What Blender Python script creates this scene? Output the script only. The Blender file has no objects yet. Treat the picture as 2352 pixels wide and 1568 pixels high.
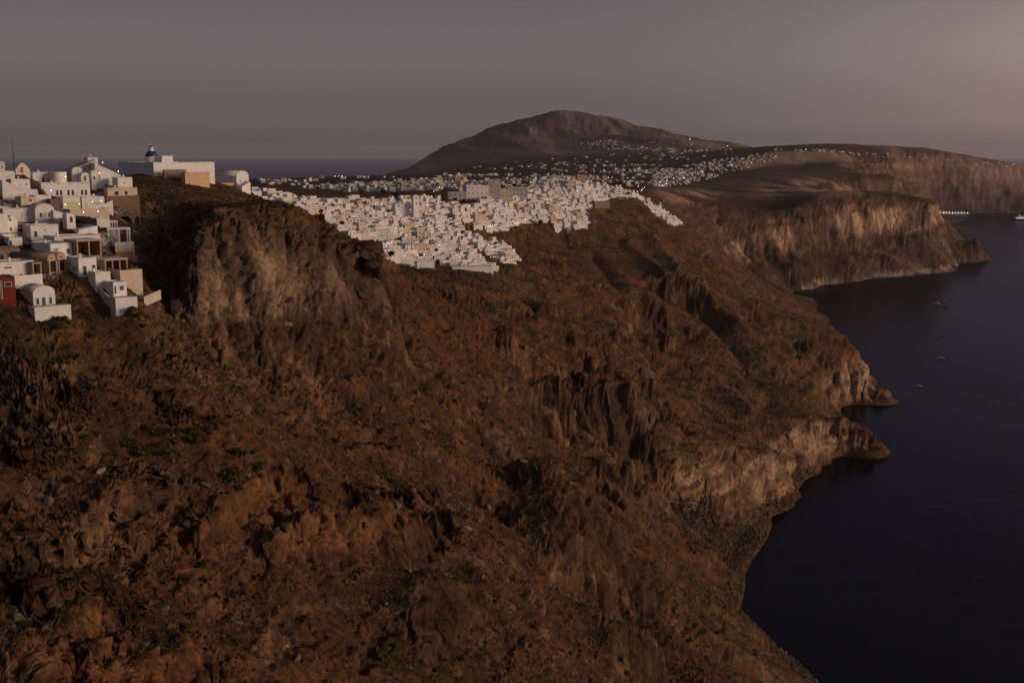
import bpy, bmesh, math, random
import numpy as np
from mathutils import Vector, Matrix

random.seed(7)
RAD = math.radians
scene = bpy.context.scene
col = scene.collection

# ------------------------------------------------------------------ camera
CAM_H = 280.0
FPX = 2700.0                    # focal length in units of a 2352 px wide picture
CX, CY, HOR = 1176.0, 784.0, 353.0
PITCH = math.atan((CY - HOR) / FPX)
cam_d = bpy.data.cameras.new("camera")
cam_d.sensor_width = 36.0
cam_d.lens = FPX / 2352.0 * 36.0
cam_d.clip_start = 1.0
cam_d.clip_end = 200000.0
cam = bpy.data.objects.new("camera", cam_d)
cam.location = (0, 0, CAM_H)
cam.rotation_euler = (math.pi / 2 - PITCH, 0, 0)
col.objects.link(cam)
scene.camera = cam

# ------------------------------------------------------------------ light
SUN_AZ, SUN_EL = 102.0, 9.0     # degrees clockwise from the view direction, elevation
world = bpy.data.worlds.new("World")
scene.world = world
world.use_nodes = True
wn, wl = world.node_tree.nodes, world.node_tree.links
wn.clear()
wout = wn.new("ShaderNodeOutputWorld")
bg = wn.new("ShaderNodeBackground")
# dusk sky: a smooth gradient in elevation, warmer and brighter towards the sunset
tcw = wn.new("ShaderNodeTexCoord")
sep = wn.new("ShaderNodeSeparateXYZ"); wl.new(tcw.outputs["Generated"], sep.inputs[0])
def ramp(stops):
    r = wn.new("ShaderNodeValToRGB"); e = r.color_ramp.elements
    r.color_ramp.interpolation = 'EASE'
    while len(e) > 1: e.remove(e[-1])
    e[0].position, e[0].color = stops[0][0], (*stops[0][1], 1)
    for p, c in stops[1:]:
        n = e.new(p); n.color = (*c, 1)
    wl.new(sep.outputs[2], r.inputs[0])
    return r
away = ramp([(0.0, (.085, .070, .080)), (.03, (.132, .106, .108)), (.08, (.156, .132, .138)), (.16, (.124, .113, .124)), (.4, (.080, .079, .104)), (1.0, (.045, .048, .078))])
glow = ramp([(0.0, (.40, .26, .20)), (.03, (.64, .42, .32)), (.08, (.74, .51, .40)), (.16, (.42, .32, .29)), (.4, (.20, .175, .185)), (1.0, (.045, .048, .078))])
dt = wn.new("ShaderNodeVectorMath"); dt.operation = 'DOT_PRODUCT'
wl.new(tcw.outputs["Generated"], dt.inputs[0])
dt.inputs[1].default_value = (math.sin(RAD(SUN_AZ)), math.cos(RAD(SUN_AZ)), 0)
mrw = wn.new("ShaderNodeMapRange"); mrw.interpolation_type = 'SMOOTHSTEP'
mrw.inputs[1].default_value = -.2; mrw.inputs[2].default_value = 1.0
wl.new(dt.outputs["Value"], mrw.inputs[0])
mxw = wn.new("ShaderNodeMix"); mxw.data_type = 'RGBA'
wl.new(mrw.outputs[0], mxw.inputs[0]); wl.new(away.outputs[0], mxw.inputs[6]); wl.new(glow.outputs[0], mxw.inputs[7])
bg.inputs["Strength"].default_value = 1.0
wl.new(mxw.outputs[2], bg.inputs[0])
wl.new(bg.outputs[0], wout.inputs[0])

sun_d = bpy.data.lights.new("sun", 'SUN')
sun_d.energy = 2.3
sun_d.angle = RAD(24)
sun_d.color = (1.0, 0.72, 0.51)
sun = bpy.data.objects.new("sun", sun_d)
sdir = Vector((math.sin(RAD(SUN_AZ)) * math.cos(RAD(SUN_EL)), math.cos(RAD(SUN_AZ)) * math.cos(RAD(SUN_EL)), math.sin(RAD(SUN_EL))))
sun.rotation_euler = sdir.to_track_quat('Z', 'Y').to_euler()
sun.location = (600, 200, 500)
col.objects.link(sun)

scene.view_settings.view_transform = 'Standard'
scene.view_settings.look = 'None'
scene.view_settings.exposure = 0.0
scene.view_settings.gamma = 1.0
scene.cycles.max_bounces = 5
scene.cycles.diffuse_bounces = 2

# ------------------------------------------------------------------ helpers: rays
SP, CP = math.sin(PITCH), math.cos(PITCH)
def ray(U, V):
    w = CY - V
    return (U - CX, FPX * CP + w * SP, -FPX * SP + w * CP)
def G(U, V, d):
    rx, ry, rz = ray(U, V)
    t = d / ry
    return (rx * t, d, CAM_H + rz * t)
def proj(x, y, z):
    dz = z - CAM_H
    f = y * CP - dz * SP
    u = y * SP + dz * CP
    return CX + FPX * x / f, CY - FPX * u / f

# ------------------------------------------------------------------ helpers: noise
def _hash(i, j, k, s):
    h = (i * 374761393 + j * 668265263 + k * 2147483647 + s * 1274126177) & 0xffffffff
    h = ((h ^ (h >> 13)) * 1274126177) & 0xffffffff
    h = ((h ^ (h >> 16)) * 2246822519) & 0xffffffff
    return ((h ^ (h >> 15)) & 0xffff) / 65535.0
def vnoise(x, y, z, s=0):
    xi = np.floor(x).astype(np.int64); yi = np.floor(y).astype(np.int64); zi = np.floor(z).astype(np.int64)
    fx = x - xi; fy = y - yi; fz = z - zi
    fx = fx * fx * (3 - 2 * fx); fy = fy * fy * (3 - 2 * fy); fz = fz * fz * (3 - 2 * fz)
    def c(a, b, d): return _hash(xi + a, yi + b, zi + d, s)
    x00 = c(0,0,0) * (1-fx) + c(1,0,0) * fx
    x10 = c(0,1,0) * (1-fx) + c(1,1,0) * fx
    x01 = c(0,0,1) * (1-fx) + c(1,0,1) * fx
    x11 = c(0,1,1) * (1-fx) + c(1,1,1) * fx
    return ((x00 * (1-fy) + x10 * fy) * (1-fz) + (x01 * (1-fy) + x11 * fy) * fz) * 2 - 1
def n2(x, y, s=0):
    xi = np.floor(x).astype(np.int64); yi = np.floor(y).astype(np.int64)
    fx = x - xi; fy = y - yi
    fx = fx * fx * (3 - 2 * fx); fy = fy * fy * (3 - 2 * fy)
    def c(a, b): return _hash(xi + a, yi + b, xi * 0, s)
    return ((c(0,0) * (1-fx) + c(1,0) * fx) * (1-fy) + (c(0,1) * (1-fx) + c(1,1) * fx) * fy) * 2 - 1
def fbm2(x, y, o=4, s=0, g=0.5):
    r = 0; a = 1.0; t = 0
    for i in range(o):
        r = r + a * n2(x * 2**i + 17.3 * i, y * 2**i - 9.1 * i, s + i); t += a; a *= g
    return r / t
def fbm3(x, y, z, o=3, s=0, g=0.5):
    r = 0; a = 1.0; t = 0
    for i in range(o):
        r = r + a * vnoise(x * 2**i + 17.3 * i, y * 2**i - 9.1 * i, z * 2**i + 3.7 * i, s + i); t += a; a *= g
    return r / t
def cells(x, y, z, s=0):
    """cellular noise: distance to the nearest and second nearest feature point, and the nearest cell's random value"""
    xi = np.floor(x).astype(np.int64); yi = np.floor(y).astype(np.int64); zi = np.floor(z).astype(np.int64)
    f1 = np.full(len(x), 9.0); f2 = np.full(len(x), 9.0); idv = np.zeros(len(x))
    for a in (-1, 0, 1):
        for b in (-1, 0, 1):
            for c in (-1, 0, 1):
                i, j, k = xi + a, yi + b, zi + c
                h = _hash(i, j, k, s)
                d = (i + .15 + .7 * h - x)**2 + (j + .15 + .7 * _hash(i, j, k, s + 1) - y)**2 + (k + .15 + .7 * _hash(i, j, k, s + 2) - z)**2
                m = d < f1
                f2 = np.where(m, f1, np.minimum(f2, d)); idv = np.where(m, h, idv); f1 = np.where(m, d, f1)
    return np.sqrt(f1), np.sqrt(f2), idv
def sstep(a, b, x):
    t = np.clip((x - a) / (b - a), 0, 1)
    return t * t * (3 - 2 * t)

# ------------------------------------------------------------------ terrain: control points
PTS = []          # world (x, y, z)
def P(*l):
    for p in l: PTS.append(G(*p))
def X(y, *l):
    for x, z in l: PTS.append((x, y, z))
# cross-sections of the near slope
X(40, (-250, 285), (-180, 258), (-100, 200), (0, 118), (100, 45), (160, 0), (260, -25))
X(100, (-260, 285), (-190, 262), (-110, 215), (0, 126), (80, 58), (160, 0), (260, -25))
X(170, (-270, 285), (-200, 264), (-130, 232), (-79, 199), (0, 133), (80, 65), (160, 0), (270, -25))
X(250, (-280, 285), (-195, 268), (-135, 240), (-70, 190), (0, 135), (80, 66), (160, 0), (270, -25))
X(340, (-50, 176), (0, 138), (80, 68), (161, 0), (270, -25))
X(450, (-50, 184), (0, 142), (80, 70), (163, 0), (270, -25))
X(520, (-70, 205), (0, 148), (80, 74), (164, 0))
X(594, (-60, 200), (0, 157), (80, 76), (164, 0), (280, -25))
X(640, (152, 0))
X(696, (-60, 205), (0, 156), (70, 78), (142, 0), (260, -25))
X(760, (158, 0))
X(830, (187, 0), (300, -25))
X(882, (-50, 192), (0, 166), (106, 72), (201, 0), (310, -25))
X(954, (239, 0), (330, -25))
X(1000, (120, 85), (262, 0))
X(1060, (296, 0), (420, -25)); X(1076, (354, 0), (430, -25)); X(1085, (350, 10), (330, 22)); X(1100, (352, 6), (330, 24)); X(1122, (352, -3)); X(1150, (334, 0), (450, -25)); X(1230, (350, 0))
X(1280, (366, 0), (480, -25)); X(1302, (386, 0)); X(1311, (441, 0)); X(1330, (436, 0), (560, -25)); X(1400, (440, 0)); X(1500, (450, 0), (600, -25))
X(1700, (475, 0)); X(1900, (505, 0), (650, -25)); X(2100, (548, 0)); X(2300, (590, 0), (720, -25)); X(2450, (625, 0)); X(2530, (668, 0), (760, -25))
X(2640, (800, 0), (850, -25)); X(2740, (940, 0)); X(2814, (1059, 0), (1120, -25)); X(2950, (1120, 0), (1300, -25)); X(3050, (1170, 0)); X(3085, (1228, 0), (1330, -25))
X(3180, (1240, 0), (1400, -25)); X(3400, (1250, -2), (1500, -25)); X(4000, (1420, 0), (1800, -25)); X(4700, (1650, 0), (2100, -25)); X(5300, (1920, 0), (2400, -25))
X(5600, (2010, 0), (2120, 0), (2260, 0), (2420, 0), (2600, 0), (2900, 0)); X(5400, (2200, -25), (2600, -25), (3200, -25))
X(700, (400, -30)); X(1500, (900, -30)); X(2500, (1400, -30)); X(300, (400, -30)); X(100, (400, -30)); X(4000, (2600, -30))
# near village ground, ridge behind it and the outcrop
P((350,392,605),(490,415,628),(570,432,655),(420,425,575),(320,432,530),(480,440,580),(560,450,610))
# ground at the feet of the near houses
P((103,704,312),(122,722,307),(5,690,304),(29,651,328),(63,662,322),(86,637,331),(120,630,340),(142,626,345),(18,601,350),(203,634,345),(238,657,340),(276,678,337),(291,710,332),(268,627,353),(303,664,348),(206,590,362),(180,570,374),(142,597,358),
  (104,557,382),(31,543,380),(-3,538,374),(37,566,362),(104,513,402),(48,510,400),(5,503,410),(140,526,399),(163,525,397),(127,486,428),(203,542,392),(208,512,424),(237,520,420),(169,483,442),(215,481,446),(152,455,458),(104,423,478),(140,419,476),(52,401,472),(-6,401,470),
  (11,417,455),(24,462,430),(49,438,446),(61,457,436),(67,470,424),(100,470,430),(180,435,488),(214,420,496),(249,425,490),(231,436,484),(288,436,481),(282,455,475),(283,482,470),(241,483,452),(248,535,426),(275,570,418),(287,582,412),(287,596,411),
  (340,660,355),(330,700,348),(200,720,316),(250,730,325),(160,660,332),(200,680,330),(60,740,298),(100,738,304),(150,735,306),(300,712,330),(330,700,338),(270,726,326),(320,680,346),(310,650,352))
P((0,425,520),(60,425,520),(150,425,525),(230,432,530),(-100,425,520),(-150,480,600),(100,450,640),(250,450,640))
P((-150,420,400),(-150,560,350),(-150,700,295),(-150,340,450))
P((325,540,450),(350,620,405),(370,690,375),(420,745,360),(330,505,480),(390,500,500),(390,600,430),(410,680,395))
P((450,760,378),(480,752,392),(520,740,402),(560,725,412),(640,700,432),(700,690,450),(760,678,470),(820,682,490),(870,690,508))      # foot of the outcrop
P((452,560,394),(475,535,402),(520,520,413),(560,512,422),(620,520,438),(700,545,460),(740,565,472),(770,560,484),(800,558,495),(830,560,506),(850,566,512),(862,596,516))   # top of its face
P((450,470,510),(540,460,545),(600,480,545),(650,490,548),(700,500,545),(751,490,545),(793,537,540),(807,545,538),(830,542,534),(852,544,531),(863,575,528),(878,600,528),(892,645,535))
P((610,462,640),(650,480,690),(690,505,700),(760,550,690),(830,590,640),(880,640,600),(905,670,600))
P((250,800,330),(100,800,290),(0,800,280),(350,900,310),(150,900,270),(0,960,248))
P((500,860,360),(700,800,430),(600,900,385),(900,760,520),(800,860,440),(1000,700,640),(1000,800,560),(950,650,760))
# hillside of the two towns
P((640,468,900),(700,478,900),(760,488,1000),(720,520,850),(800,530,850),(830,555,800),(860,600,780),(900,610,830),(960,620,880),(1060,632,940),(1130,630,1000),(1040,640,930),
  (800,480,1150),(900,475,1200),(1000,478,1250),(900,530,1000),(1000,540,1080),(1060,500,1250),(1080,560,1120),(1150,590,1100),(1190,610,1080),(1100,520,1280),
  (1180,500,1400),(1130,470,1450),(1200,540,1330),(1260,530,1420),(1350,535,1480),(1250,460,1600),(1200,440,1700),(1350,430,1750),(1300,480,1620),(1340,500,1560),(1180,450,1600))
P((1200,600,1250),(1300,560,1430),(1250,560,1380),(1400,520,1620),(1400,600,1350),(1370,460,1750),(1460,455,1800),(1420,435,1850),(1500,480,1800),(1500,650,1300),
  (1480,460,1950),(1530,500,1920),(1570,515,1930),(1560,512,1860),(1600,545,1800),(1680,590,1850),(1740,640,1850),(1800,680,1950),(1840,700,2020))
P((1134,628,988),(1090,622,988),(1050,617,980),(1000,613,945),(960,612,942))
P((1176,760,700),(1176,680,880),(1300,700,900),(1400,760,880))
P((1600,740,1200),(1700,690,1350),(1800,720,1400),(1600,900,1050),(1700,850,1150),(1880,740,1430),(1910,755,1390),(1945,778,1360),(1800,800,1260),(1850,850,1230),(1750,950,1080))
P((1550,1130,800),(1620,1130,830),(1700,1130,862),(1760,1130,900),(1810,1122,930),(1550,1048,812),(1620,1045,842),(1700,1040,876),(1760,1035,914),(1800,1030,940),
  (1820,1052,1000),(1880,1055,1040),(1940,1055,1070),(1820,980,1012),(1880,975,1052),(1935,965,1085),(1990,990,1092),(1870,920,1140),(1940,935,1180),(1900,960,1110),
  (2030,880,1322),(1995,985,1084),(2025,1012,1079),(1955,800,1335),(2000,850,1326),(2050,903,1318),(1930,925,1292),(1990,928,1300),(1925,842,1308),(1985,880,1312))
# far headland with the pale tuff band
P((1620,560,2250),(1690,565,2400),(1720,545,2480),(1760,537,2542),(1800,528,2600),(1850,508,2652),(1900,497,2707),(1950,488,2762),(2000,484,2822),(2050,480,2880),(2140,474,3000),(2165,500,3060),
  (1720,600,2468),(1760,585,2530),(1800,575,2588),(1850,562,2640),(1900,552,2695),(1950,545,2750),(2000,538,2810),(2050,530,2868),(2120,520,2972),(1720,640,2350),(1760,610,2400),(1830,605,2480),(1800,650,2440),(1850,690,2400),
  (1880,620,2540),(1950,600,2650),(2050,585,2760),(2120,580,2850),(2170,560,2980),(2180,548,3080),(2243,549,3100),(2243,575,3092),(2180,590,3040))
P((1640,490,2500),(1700,480,2700),(1780,490,2750),(1900,460,3000),(2050,455,3300),(2140,462,3300),(1700,430,3300),(1600,440,2700),(1560,470,2300),(1900,420,3700),(2050,400,4200),(1650,400,3800),
  (1700,380,4300),(1780,347,4820),(1880,345,4900),(1930,355,4900),(1960,372,4650),(1850,383,4650),(1760,385,4500),(2000,390,4600),(2040,430,4300),(2100,440,5200),(2080,480,4400),(2000,365,5200),(2050,364,5500),(2120,367,5750),(2200,371,5850),(2280,376,5950),(2352,384,6100),(2500,392,6300),
  (2150,440,5700),(2250,440,5760),(2340,440,5800),(2250,395,5850),(2340,410,5950))
# plain behind the towns
P((640,450,1500),(800,452,1800),(1000,432,2200),(1200,420,2400),(1350,412,2600),(1500,422,2400),(1500,380,4500),(1300,392,4000),(1100,400,3800),(900,412,3300),(700,411,3500),(590,410,3000),
  (600,430,2000),(500,420,2400),(400,425,2000),(200,430,1800),(-100,430,1500),(1000,402,4200),(900,404,4000),(1200,380,4800))
X(4600, (-1200, 150), (-700, 160)); X(5400, (-2500, -25), (-1500, -5), (-1000, 60)); X(3000, (-1500, 120), (-2200, -5)); X(2000, (-1000, 170), (-1700, -5)); X(1200, (-700, 200), (-1100, 60), (-1600, -20)); X(600, (-400, 240), (-800, 120), (-1100, -5)); X(300, (-600, 190), (-900, 60)); X(60, (-500, 200), (-800, 60))
X(4000, (-2200, -20)); X(6400, (-1600, -25), (-1100, 20))
# mountain
P((890,400,6500),(940,385,6800),(980,350,7600),(1060,320,7800),(1130,290,8000),(1200,268,8100),(1235,271,8100),(1265,267,8100),(1300,256,8000),(1345,262,8000),(1385,266,7900),(1440,280,7800),(1490,297,7700),(1560,315,7500),(1620,322,7300),(1660,325,7100),(1700,334,6900),(1800,345,6300),
  (1000,387,6200),(1100,376,5800),(1200,362,6000),(1300,347,6400),(1400,331,6500),(1450,326,6500),(1500,335,6300),(1600,345,6000),(1300,370,5300),(1450,360,5400),(1600,365,5200),(1050,350,7000),(1150,320,7200),(1300,300,7300),(1420,305,7200),(1200,340,6600))
X(7600, (-1300, -25), (-800, 60)); X(9000, (-900, -20), (0, 180), (600, 260), (1200, 200), (2000, 120), (3000, -20)); X(10000, (-500, -25), (500, -25), (1500, -25), (2500, -25))
X(8000, (2000, 180), (2800, 60), (3800, -25)); X(7000, (3000, 60), (4000, -25)); X(6300, (3600, 150))
EPS2 = 0.003 ** 2
def solve():
    """interpolate the control points smoothly over the ground (angle, log distance)"""
    global cu, sol, N
    A = np.array(PTS); N = len(A)
    cu = np.stack([A[:,0] / A[:,1], np.log(A[:,1])], 1)
    d2 = (cu[:,None,0] - cu[None,:,0])**2 + (cu[:,None,1] - cu[None,:,1])**2
    M = np.zeros((N + 1, N + 1)); M[:N,:N] = np.sqrt(d2 + EPS2) - 0.00025 * np.eye(N); M[:N,N] = 1; M[N,:N] = 1
    sol = np.linalg.solve(M, np.concatenate([A[:,2], [0]]))
def base_z(x, y):
    A = np.stack([x / y, np.log(y)], 1).astype(np.float32)
    B = cu.astype(np.float32); w = sol[:N].astype(np.float32)
    out = np.empty(len(x), np.float32)
    for i in range(0, len(x), 40000):
        a = A[i:i+40000]
        d2 = (a[:,0:1] - B[None,:,0])**2 + (a[:,1:2] - B[None,:,1])**2
        out[i:i+40000] = np.sqrt(d2 + np.float32(EPS2)) @ w
    return out.astype(np.float64) + sol[N]
solve()
# rock walls standing out of the slope: top edge and foot of each as it shows, distance taken from the slope itself
CLIFFS = [  # (top edge, foot, lean in m)
  ([(458,1195),(499,1143),(567,1117),(603,1096),(702,1085)], [(463,1252),(525,1236),(598,1205),(624,1195),(700,1160)], 2.0),
  ([(624,1210),(692,1195),(754,1189),(842,1189),(890,1200)], [(645,1278),(702,1273),(780,1273),(846,1252),(892,1262)], 2.0),
  ([(0,1480),(68,1423),(114,1397),(192,1371),(229,1366)], [(0,1545),(78,1491),(156,1480),(208,1465),(236,1428)], 1.8),
  ([(200,1500),(244,1475),(291,1465),(364,1454),(462,1470)], [(205,1560),(250,1543),(312,1548),(390,1543),(474,1527)], 1.8),
  ([(200,1150),(270,1127),(322,1101),(416,1090)], [(205,1205),(281,1205),(364,1200),(430,1150)], 2.2),
  ([(0,1225),(60,1200),(140,1190)], [(0,1290),(70,1275),(150,1235)], 2.0),
  ([(1165,838),(1238,827),(1314,814),(1390,807)], [(1175,868),(1248,857),(1314,847),(1385,832)], 3.0),
  ([(1180,880),(1241,868),(1330,872),(1400,876),(1500,895)], [(1200,945),(1250,990),(1330,985),(1400,1000),(1500,1015)], 5.0),
  ([(1320,1070),(1390,1060),(1440,1075)], [(1330,1120),(1390,1125),(1440,1120)], 3.0),
  ([(883,1115),(939,1111),(1000,1123)], [(883,1175),(931,1179),(998,1160)], 1.5),
  ([(899,1190),(960,1180),(1039,1182)], [(907,1270),(971,1278),(1030,1246)], 2.5),
  ([(1283,1262),(1331,1231),(1359,1185),(1412,1215)], [(1285,1320),(1335,1380),(1370,1395),(1420,1370)], 4.0),
  ([(960,1412),(1019,1407),(1079,1395),(1150,1398)], [(970,1505),(1043,1515),(1099,1495),(1160,1460)], 3.0),
  ([(1430,1450),(1480,1440)], [(1440,1530),(1490,1525)], 3.0),
  ([(1430,735),(1500,722),(1570,735)], [(1440,775),(1500,770),(1572,768)], 3.5),
  ([(1420,800),(1490,790),(1560,788)], [(1425,818),(1490,812),(1560,806)], 3.0),
  ([(1500,640),(1570,648)], [(1505,685),(1572,690)], 4.0),
  ([(1120,1000),(1180,985)], [(1125,1040),(1190,1030)], 2.0)]
def spread(l, n):
    L_ = np.array(l, float); t = np.linspace(0, len(l) - 1, n); return np.stack([np.interp(t, np.arange(len(l)), L_[:,k]) for k in (0, 1)], 1)
extra = []
for top, foot, lean in CLIFFS:
    n = 2 * len(top) - 1
    for (U1, V1), (U0, V0) in zip(spread(top, n), spread(foot, n)):
        rx, ry, rz = ray((U0 + U1) / 2, (V0 + V1) / 2)
        ds = np.exp(np.linspace(math.log(150), math.log(2000), 900))
        bz = base_z(rx / ry * ds, ds); k = np.nonzero(CAM_H + rz / ry * ds < bz)[0]
        if len(k) == 0: continue
        d = ds[k[0]]; extra += [G(U0, V0, d - lean / 2), G(U1, V1, d + lean / 2)]
PTS += extra
solve()

# ------------------------------------------------------------------ terrain: grid
def geo(a, b, r):
    n = max(2, int(round(math.log(b / a) / r)))
    return list(np.exp(np.linspace(math.log(a), math.log(b), n + 1))[:-1])
ys = np.array(geo(40, 150, .03) + geo(150, 1300, .0034) + geo(1300, 3500, .006) + geo(3500, 10500, .0095) + [10500.0])
aw = np.concatenate([np.linspace(-1.6, -.48, 36)[:-1], np.linspace(-.48, .48, 900), np.linspace(.48, 1.6, 36)[1:]])
NR, NC = len(ys), len(aw)
YY = np.repeat(ys[:,None], NC, 1); XX = YY * aw[None,:]
x = XX.ravel(); y = YY.ravel()
z0 = base_z(x, y)

# masks
uu, vv = proj(x, y, np.maximum(z0, 0))
near = 1 - sstep(1500, 2300, y)
def slope_of(z):
    Z = z.reshape(NR, NC)
    dzr = np.gradient(Z, axis=0); dyr = np.gradient(YY, axis=0); dxr = np.gradient(XX, axis=0)
    dzc = np.gradient(Z, axis=1); dxc = np.gradient(XX, axis=1)
    gx = dzc / dxc
    gy = (dzr - gx * dxr) / dyr
    return gx, gy
# smooth town/plateau areas: gentle ground
gx, gy = slope_of(z0)
steep0 = sstep(.22, .5, np.hypot(gx, gy)).ravel()
above = sstep(0, 12, z0)
village = (1 - sstep(330, 365, uu)) * sstep(360, 380, vv) * (1 - sstep(745, 800, vv)) * sstep(278, 292, y) * (1 - sstep(500, 540, y))
village = np.maximum(village, (1 - sstep(560, 600, uu)) * sstep(550, 570, y) * (1 - sstep(660, 700, y)))
steep0 = steep0 * (1 - .85 * village)
# gullies running down the slope, warped
q = y - .22 * x + 14 * fbm2(x / 90, y / 90, 3, 5)
gul = fbm2(q / 46, x / 260, 4, 11)
gul = 1 - np.abs(gul) * 2.2
big = fbm2(x / 120, y / 120, 4, 3)
spur = 1 - np.abs(fbm2((q + 10 * big) / 68, x / 600, 2, 15)) * 3.2
wall0 = sstep(.9, 1.6, np.hypot(gx, gy)).ravel()
z = z0 + steep0 * above * near * (1 - .5 * wall0) * (6.5 * big - 4.0 * gul + sstep(560, 900, y) * (10.0 * np.maximum(spur, -.5) - 3))
# long ridges and chutes that run straight down the slope, traced where they show
def along(lines):
    r = np.zeros(len(x))
    sel = np.nonzero((y > 400) & (y < 2100))[0]; pu, pv = uu[sel] + 5 * big[sel], vv[sel]
    for pts, wd, am in lines:
        best = np.full(len(sel), 1e9)
        for (u1, v1), (u2, v2) in zip(pts[:-1], pts[1:]):
            du, dv = u2 - u1, v2 - v1; t_ = np.clip(((pu - u1) * du + (pv - v1) * dv) / (du * du + dv * dv), 0, 1)
            best = np.minimum(best, (pu - u1 - t_ * du)**2 + (pv - v1 - t_ * dv)**2)
        b_ = np.sqrt(best) / wd; r[sel] += am * np.maximum(0, 1 - b_) * np.maximum(0, 1 - b_ * .5)
    return r
z = z + near * above * along([
    ([(1500,560),(1571,639),(1668,728),(1730,783),(1836,845)], 26, 8), ([(1415,798),(1489,845),(1602,978)], 24, 8), ([(1536,783),(1582,834),(1727,958)], 26, 9),
    ([(1442,564),(1512,623),(1560,670)], 20, 6), ([(1621,720),(1680,790),(1738,869)], 24, -9), ([(1500,850),(1528,888),(1606,974)], 20, -7), ([(1360,590),(1440,680),(1500,740)], 22, -6),
    ([(1280,620),(1380,720),(1450,790)], 26, 6), ([(1190,680),(1300,780)], 22, -5), ([(1700,700),(1800,770),(1900,830)], 22, -6), ([(1040,760),(1180,860),(1250,960)], 30, 5), ([(950,860),(1080,960),(1180,1080)], 30, -5),
    ([(1450,1080),(1560,1200),(1680,1340)], 28, 6), ([(1400,1150),(1520,1290),(1640,1430)], 26, -5), ([(1520,1350),(1640,1460),(1760,1540)], 26, 5), ([(1100,1120),(1250,1240),(1330,1330)], 28, -4)])
# strata: benches and cliffs, strongest where rock crops out
def spots(l):
    r = np.zeros(len(x))   # rock outcrops, given by where they show
    for U, V, ru, rv, st in l:
        r = np.maximum(r, st * np.exp(-((uu - U) / ru)**2 - ((vv - V) / rv)**2))
    return r
wob = fbm2(x / 40, y / 40, 3, 27)
darkS = spots([(1340,880,190,60,1),(1480,960,70,90,1),(1360,1010,120,80,.9),(1400,1130,90,60,.8),(1490,770,130,60,.9),(1370,1330,90,120,1),(1080,1490,220,90,1),(970,1200,130,70,.9),
               (320,1130,140,60,1),(110,1240,170,60,.9),(60,880,130,80,.5),(1460,1450,70,90,.8),(620,1470,110,60,.8),(1560,690,60,60,.7),(1250,600,120,25,.6),(1420,560,120,30,.5)])
redS = spots([(590,1150,130,60,1),(760,1215,150,55,1),(130,1440,140,75,1),(330,1500,170,65,1),(440,1290,80,90,.9)]) * (1 - sstep(600, 700, y))
outS = sstep(450, 462, uu) * (1 - sstep(868, 885, uu)) * sstep(500, 520, vv - .0 * uu) * (1 - sstep(700, 745, vv)) * (1 - sstep(560, 600, y)) * sstep(380, 400, y)
lowS = spots([(1690,1085,150,55,1),(1880,1015,90,45,1),(1990,880,80,60,1)])
cliffm = np.clip(.5 * np.maximum(darkS, redS) * (1 + .5 * wob) + .15 + .35 * fbm2(x / 130 + 3, y / 130, 3, 31), 0, 1.05) * (1 - .9 * lowS) * (1 - .8 * outS)
strat = z + .05 * y * near - .06 * x + 6 * fbm2(x / 150, y / 150, 3, 21)
TH = 12.0 + 8 * sstep(380, 650, y)
def bench(TH_):
    ph = strat / TH_ + .35 * fbm2(x / 60, y / 60, 3, 23)
    fr = ph - np.floor(ph)
    return (sstep(.34, .56, fr) - fr) * TH_
wfar = sstep(430, 560, y)
z = z + steep0 * above * near * cliffm * .8 * (bench(12.0) * (1 - wfar) + bench(20.0) * wfar)
far_m = sstep(1900, 2600, y)
z = z + far_m * above * (0.004 * np.minimum(y, 7500)) * fbm2(x / 260, y / 260, 5, 51) * (0.25 + steep0)
z = z + far_m * steep0 * above * 24 * (np.abs(fbm2(x / 90 + y / 260, y / 240 - x / 300, 5, 55, .6)) - .25)
# mountain gullies
mtn = sstep(5600, 7000, y) * sstep(240, 330, z0)
z = z + mtn * 30 * (np.abs(fbm2(x / 300 + y / 900, y / 1100, 5, 61, .6)) * 2.2 - .55)
# rough small relief
z = z + above * near * (.35 * (1 - .6 * village) + steep0) * 1.8 * fbm2(x / 11, y / 11, 5, 71, .62)
chute = fbm2(q / 7, x / 45, 3, 73)
z = z - above * near * steep0 * 1.3 * np.maximum(0, chute)
gx, gy = slope_of(z)
GZ = np.maximum(z, -25).reshape(NR, NC)       # heights for placing things
# finer rows where the ground is steep: every column is resampled evenly along its own profile
NR2 = 1280
dyc = np.diff(YY, axis=0); dzc_ = np.diff(GZ, axis=0); ymid = .5 * (YY[1:] + YY[:-1])
wgt = (.42 * dyc + (1.6 + 2.2 * (1 - sstep(560, 700, ymid))) * np.maximum(dzc_, 0) + .35 * np.maximum(-dzc_, 0)) / ymid * (.15 + .85 * sstep(120, 175, ymid)) * (1 + 1.6 * (1 - sstep(330, 620, ymid))) * (1 - .45 * sstep(1800, 2600, ymid)) * (.35 + .65 * sstep(-12, 3, GZ[1:]))
def boxf(A, k, ax):
    pad = [(0, 0), (0, 0)]; pad[ax] = (k + 1, k)
    c = np.cumsum(np.pad(A, pad, mode='edge'), axis=ax); n = A.shape[ax]
    return (np.take(c, np.arange(2*k + 1, 2*k + 1 + n), ax) - np.take(c, np.arange(0, n), ax)) / (2*k + 1)
for _ in range(2): wgt = boxf(boxf(wgt, 24, 1), 3, 0)
cum = np.concatenate([np.zeros((1, NC)), np.cumsum(wgt, 0)], 0)
fields = [YY, GZ, gx, gy] + [f.reshape(NR, NC) for f in (darkS, redS, outS, lowS, steep0, village, q, strat)]
newf = [np.empty((NR2, NC)) for _ in fields]
for c_ in range(NC):
    tq = np.linspace(0, cum[-1,c_], NR2)
    for f, g_ in zip(fields, newf): g_[:,c_] = np.interp(tq, cum[:,c_], f[:,c_])
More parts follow.
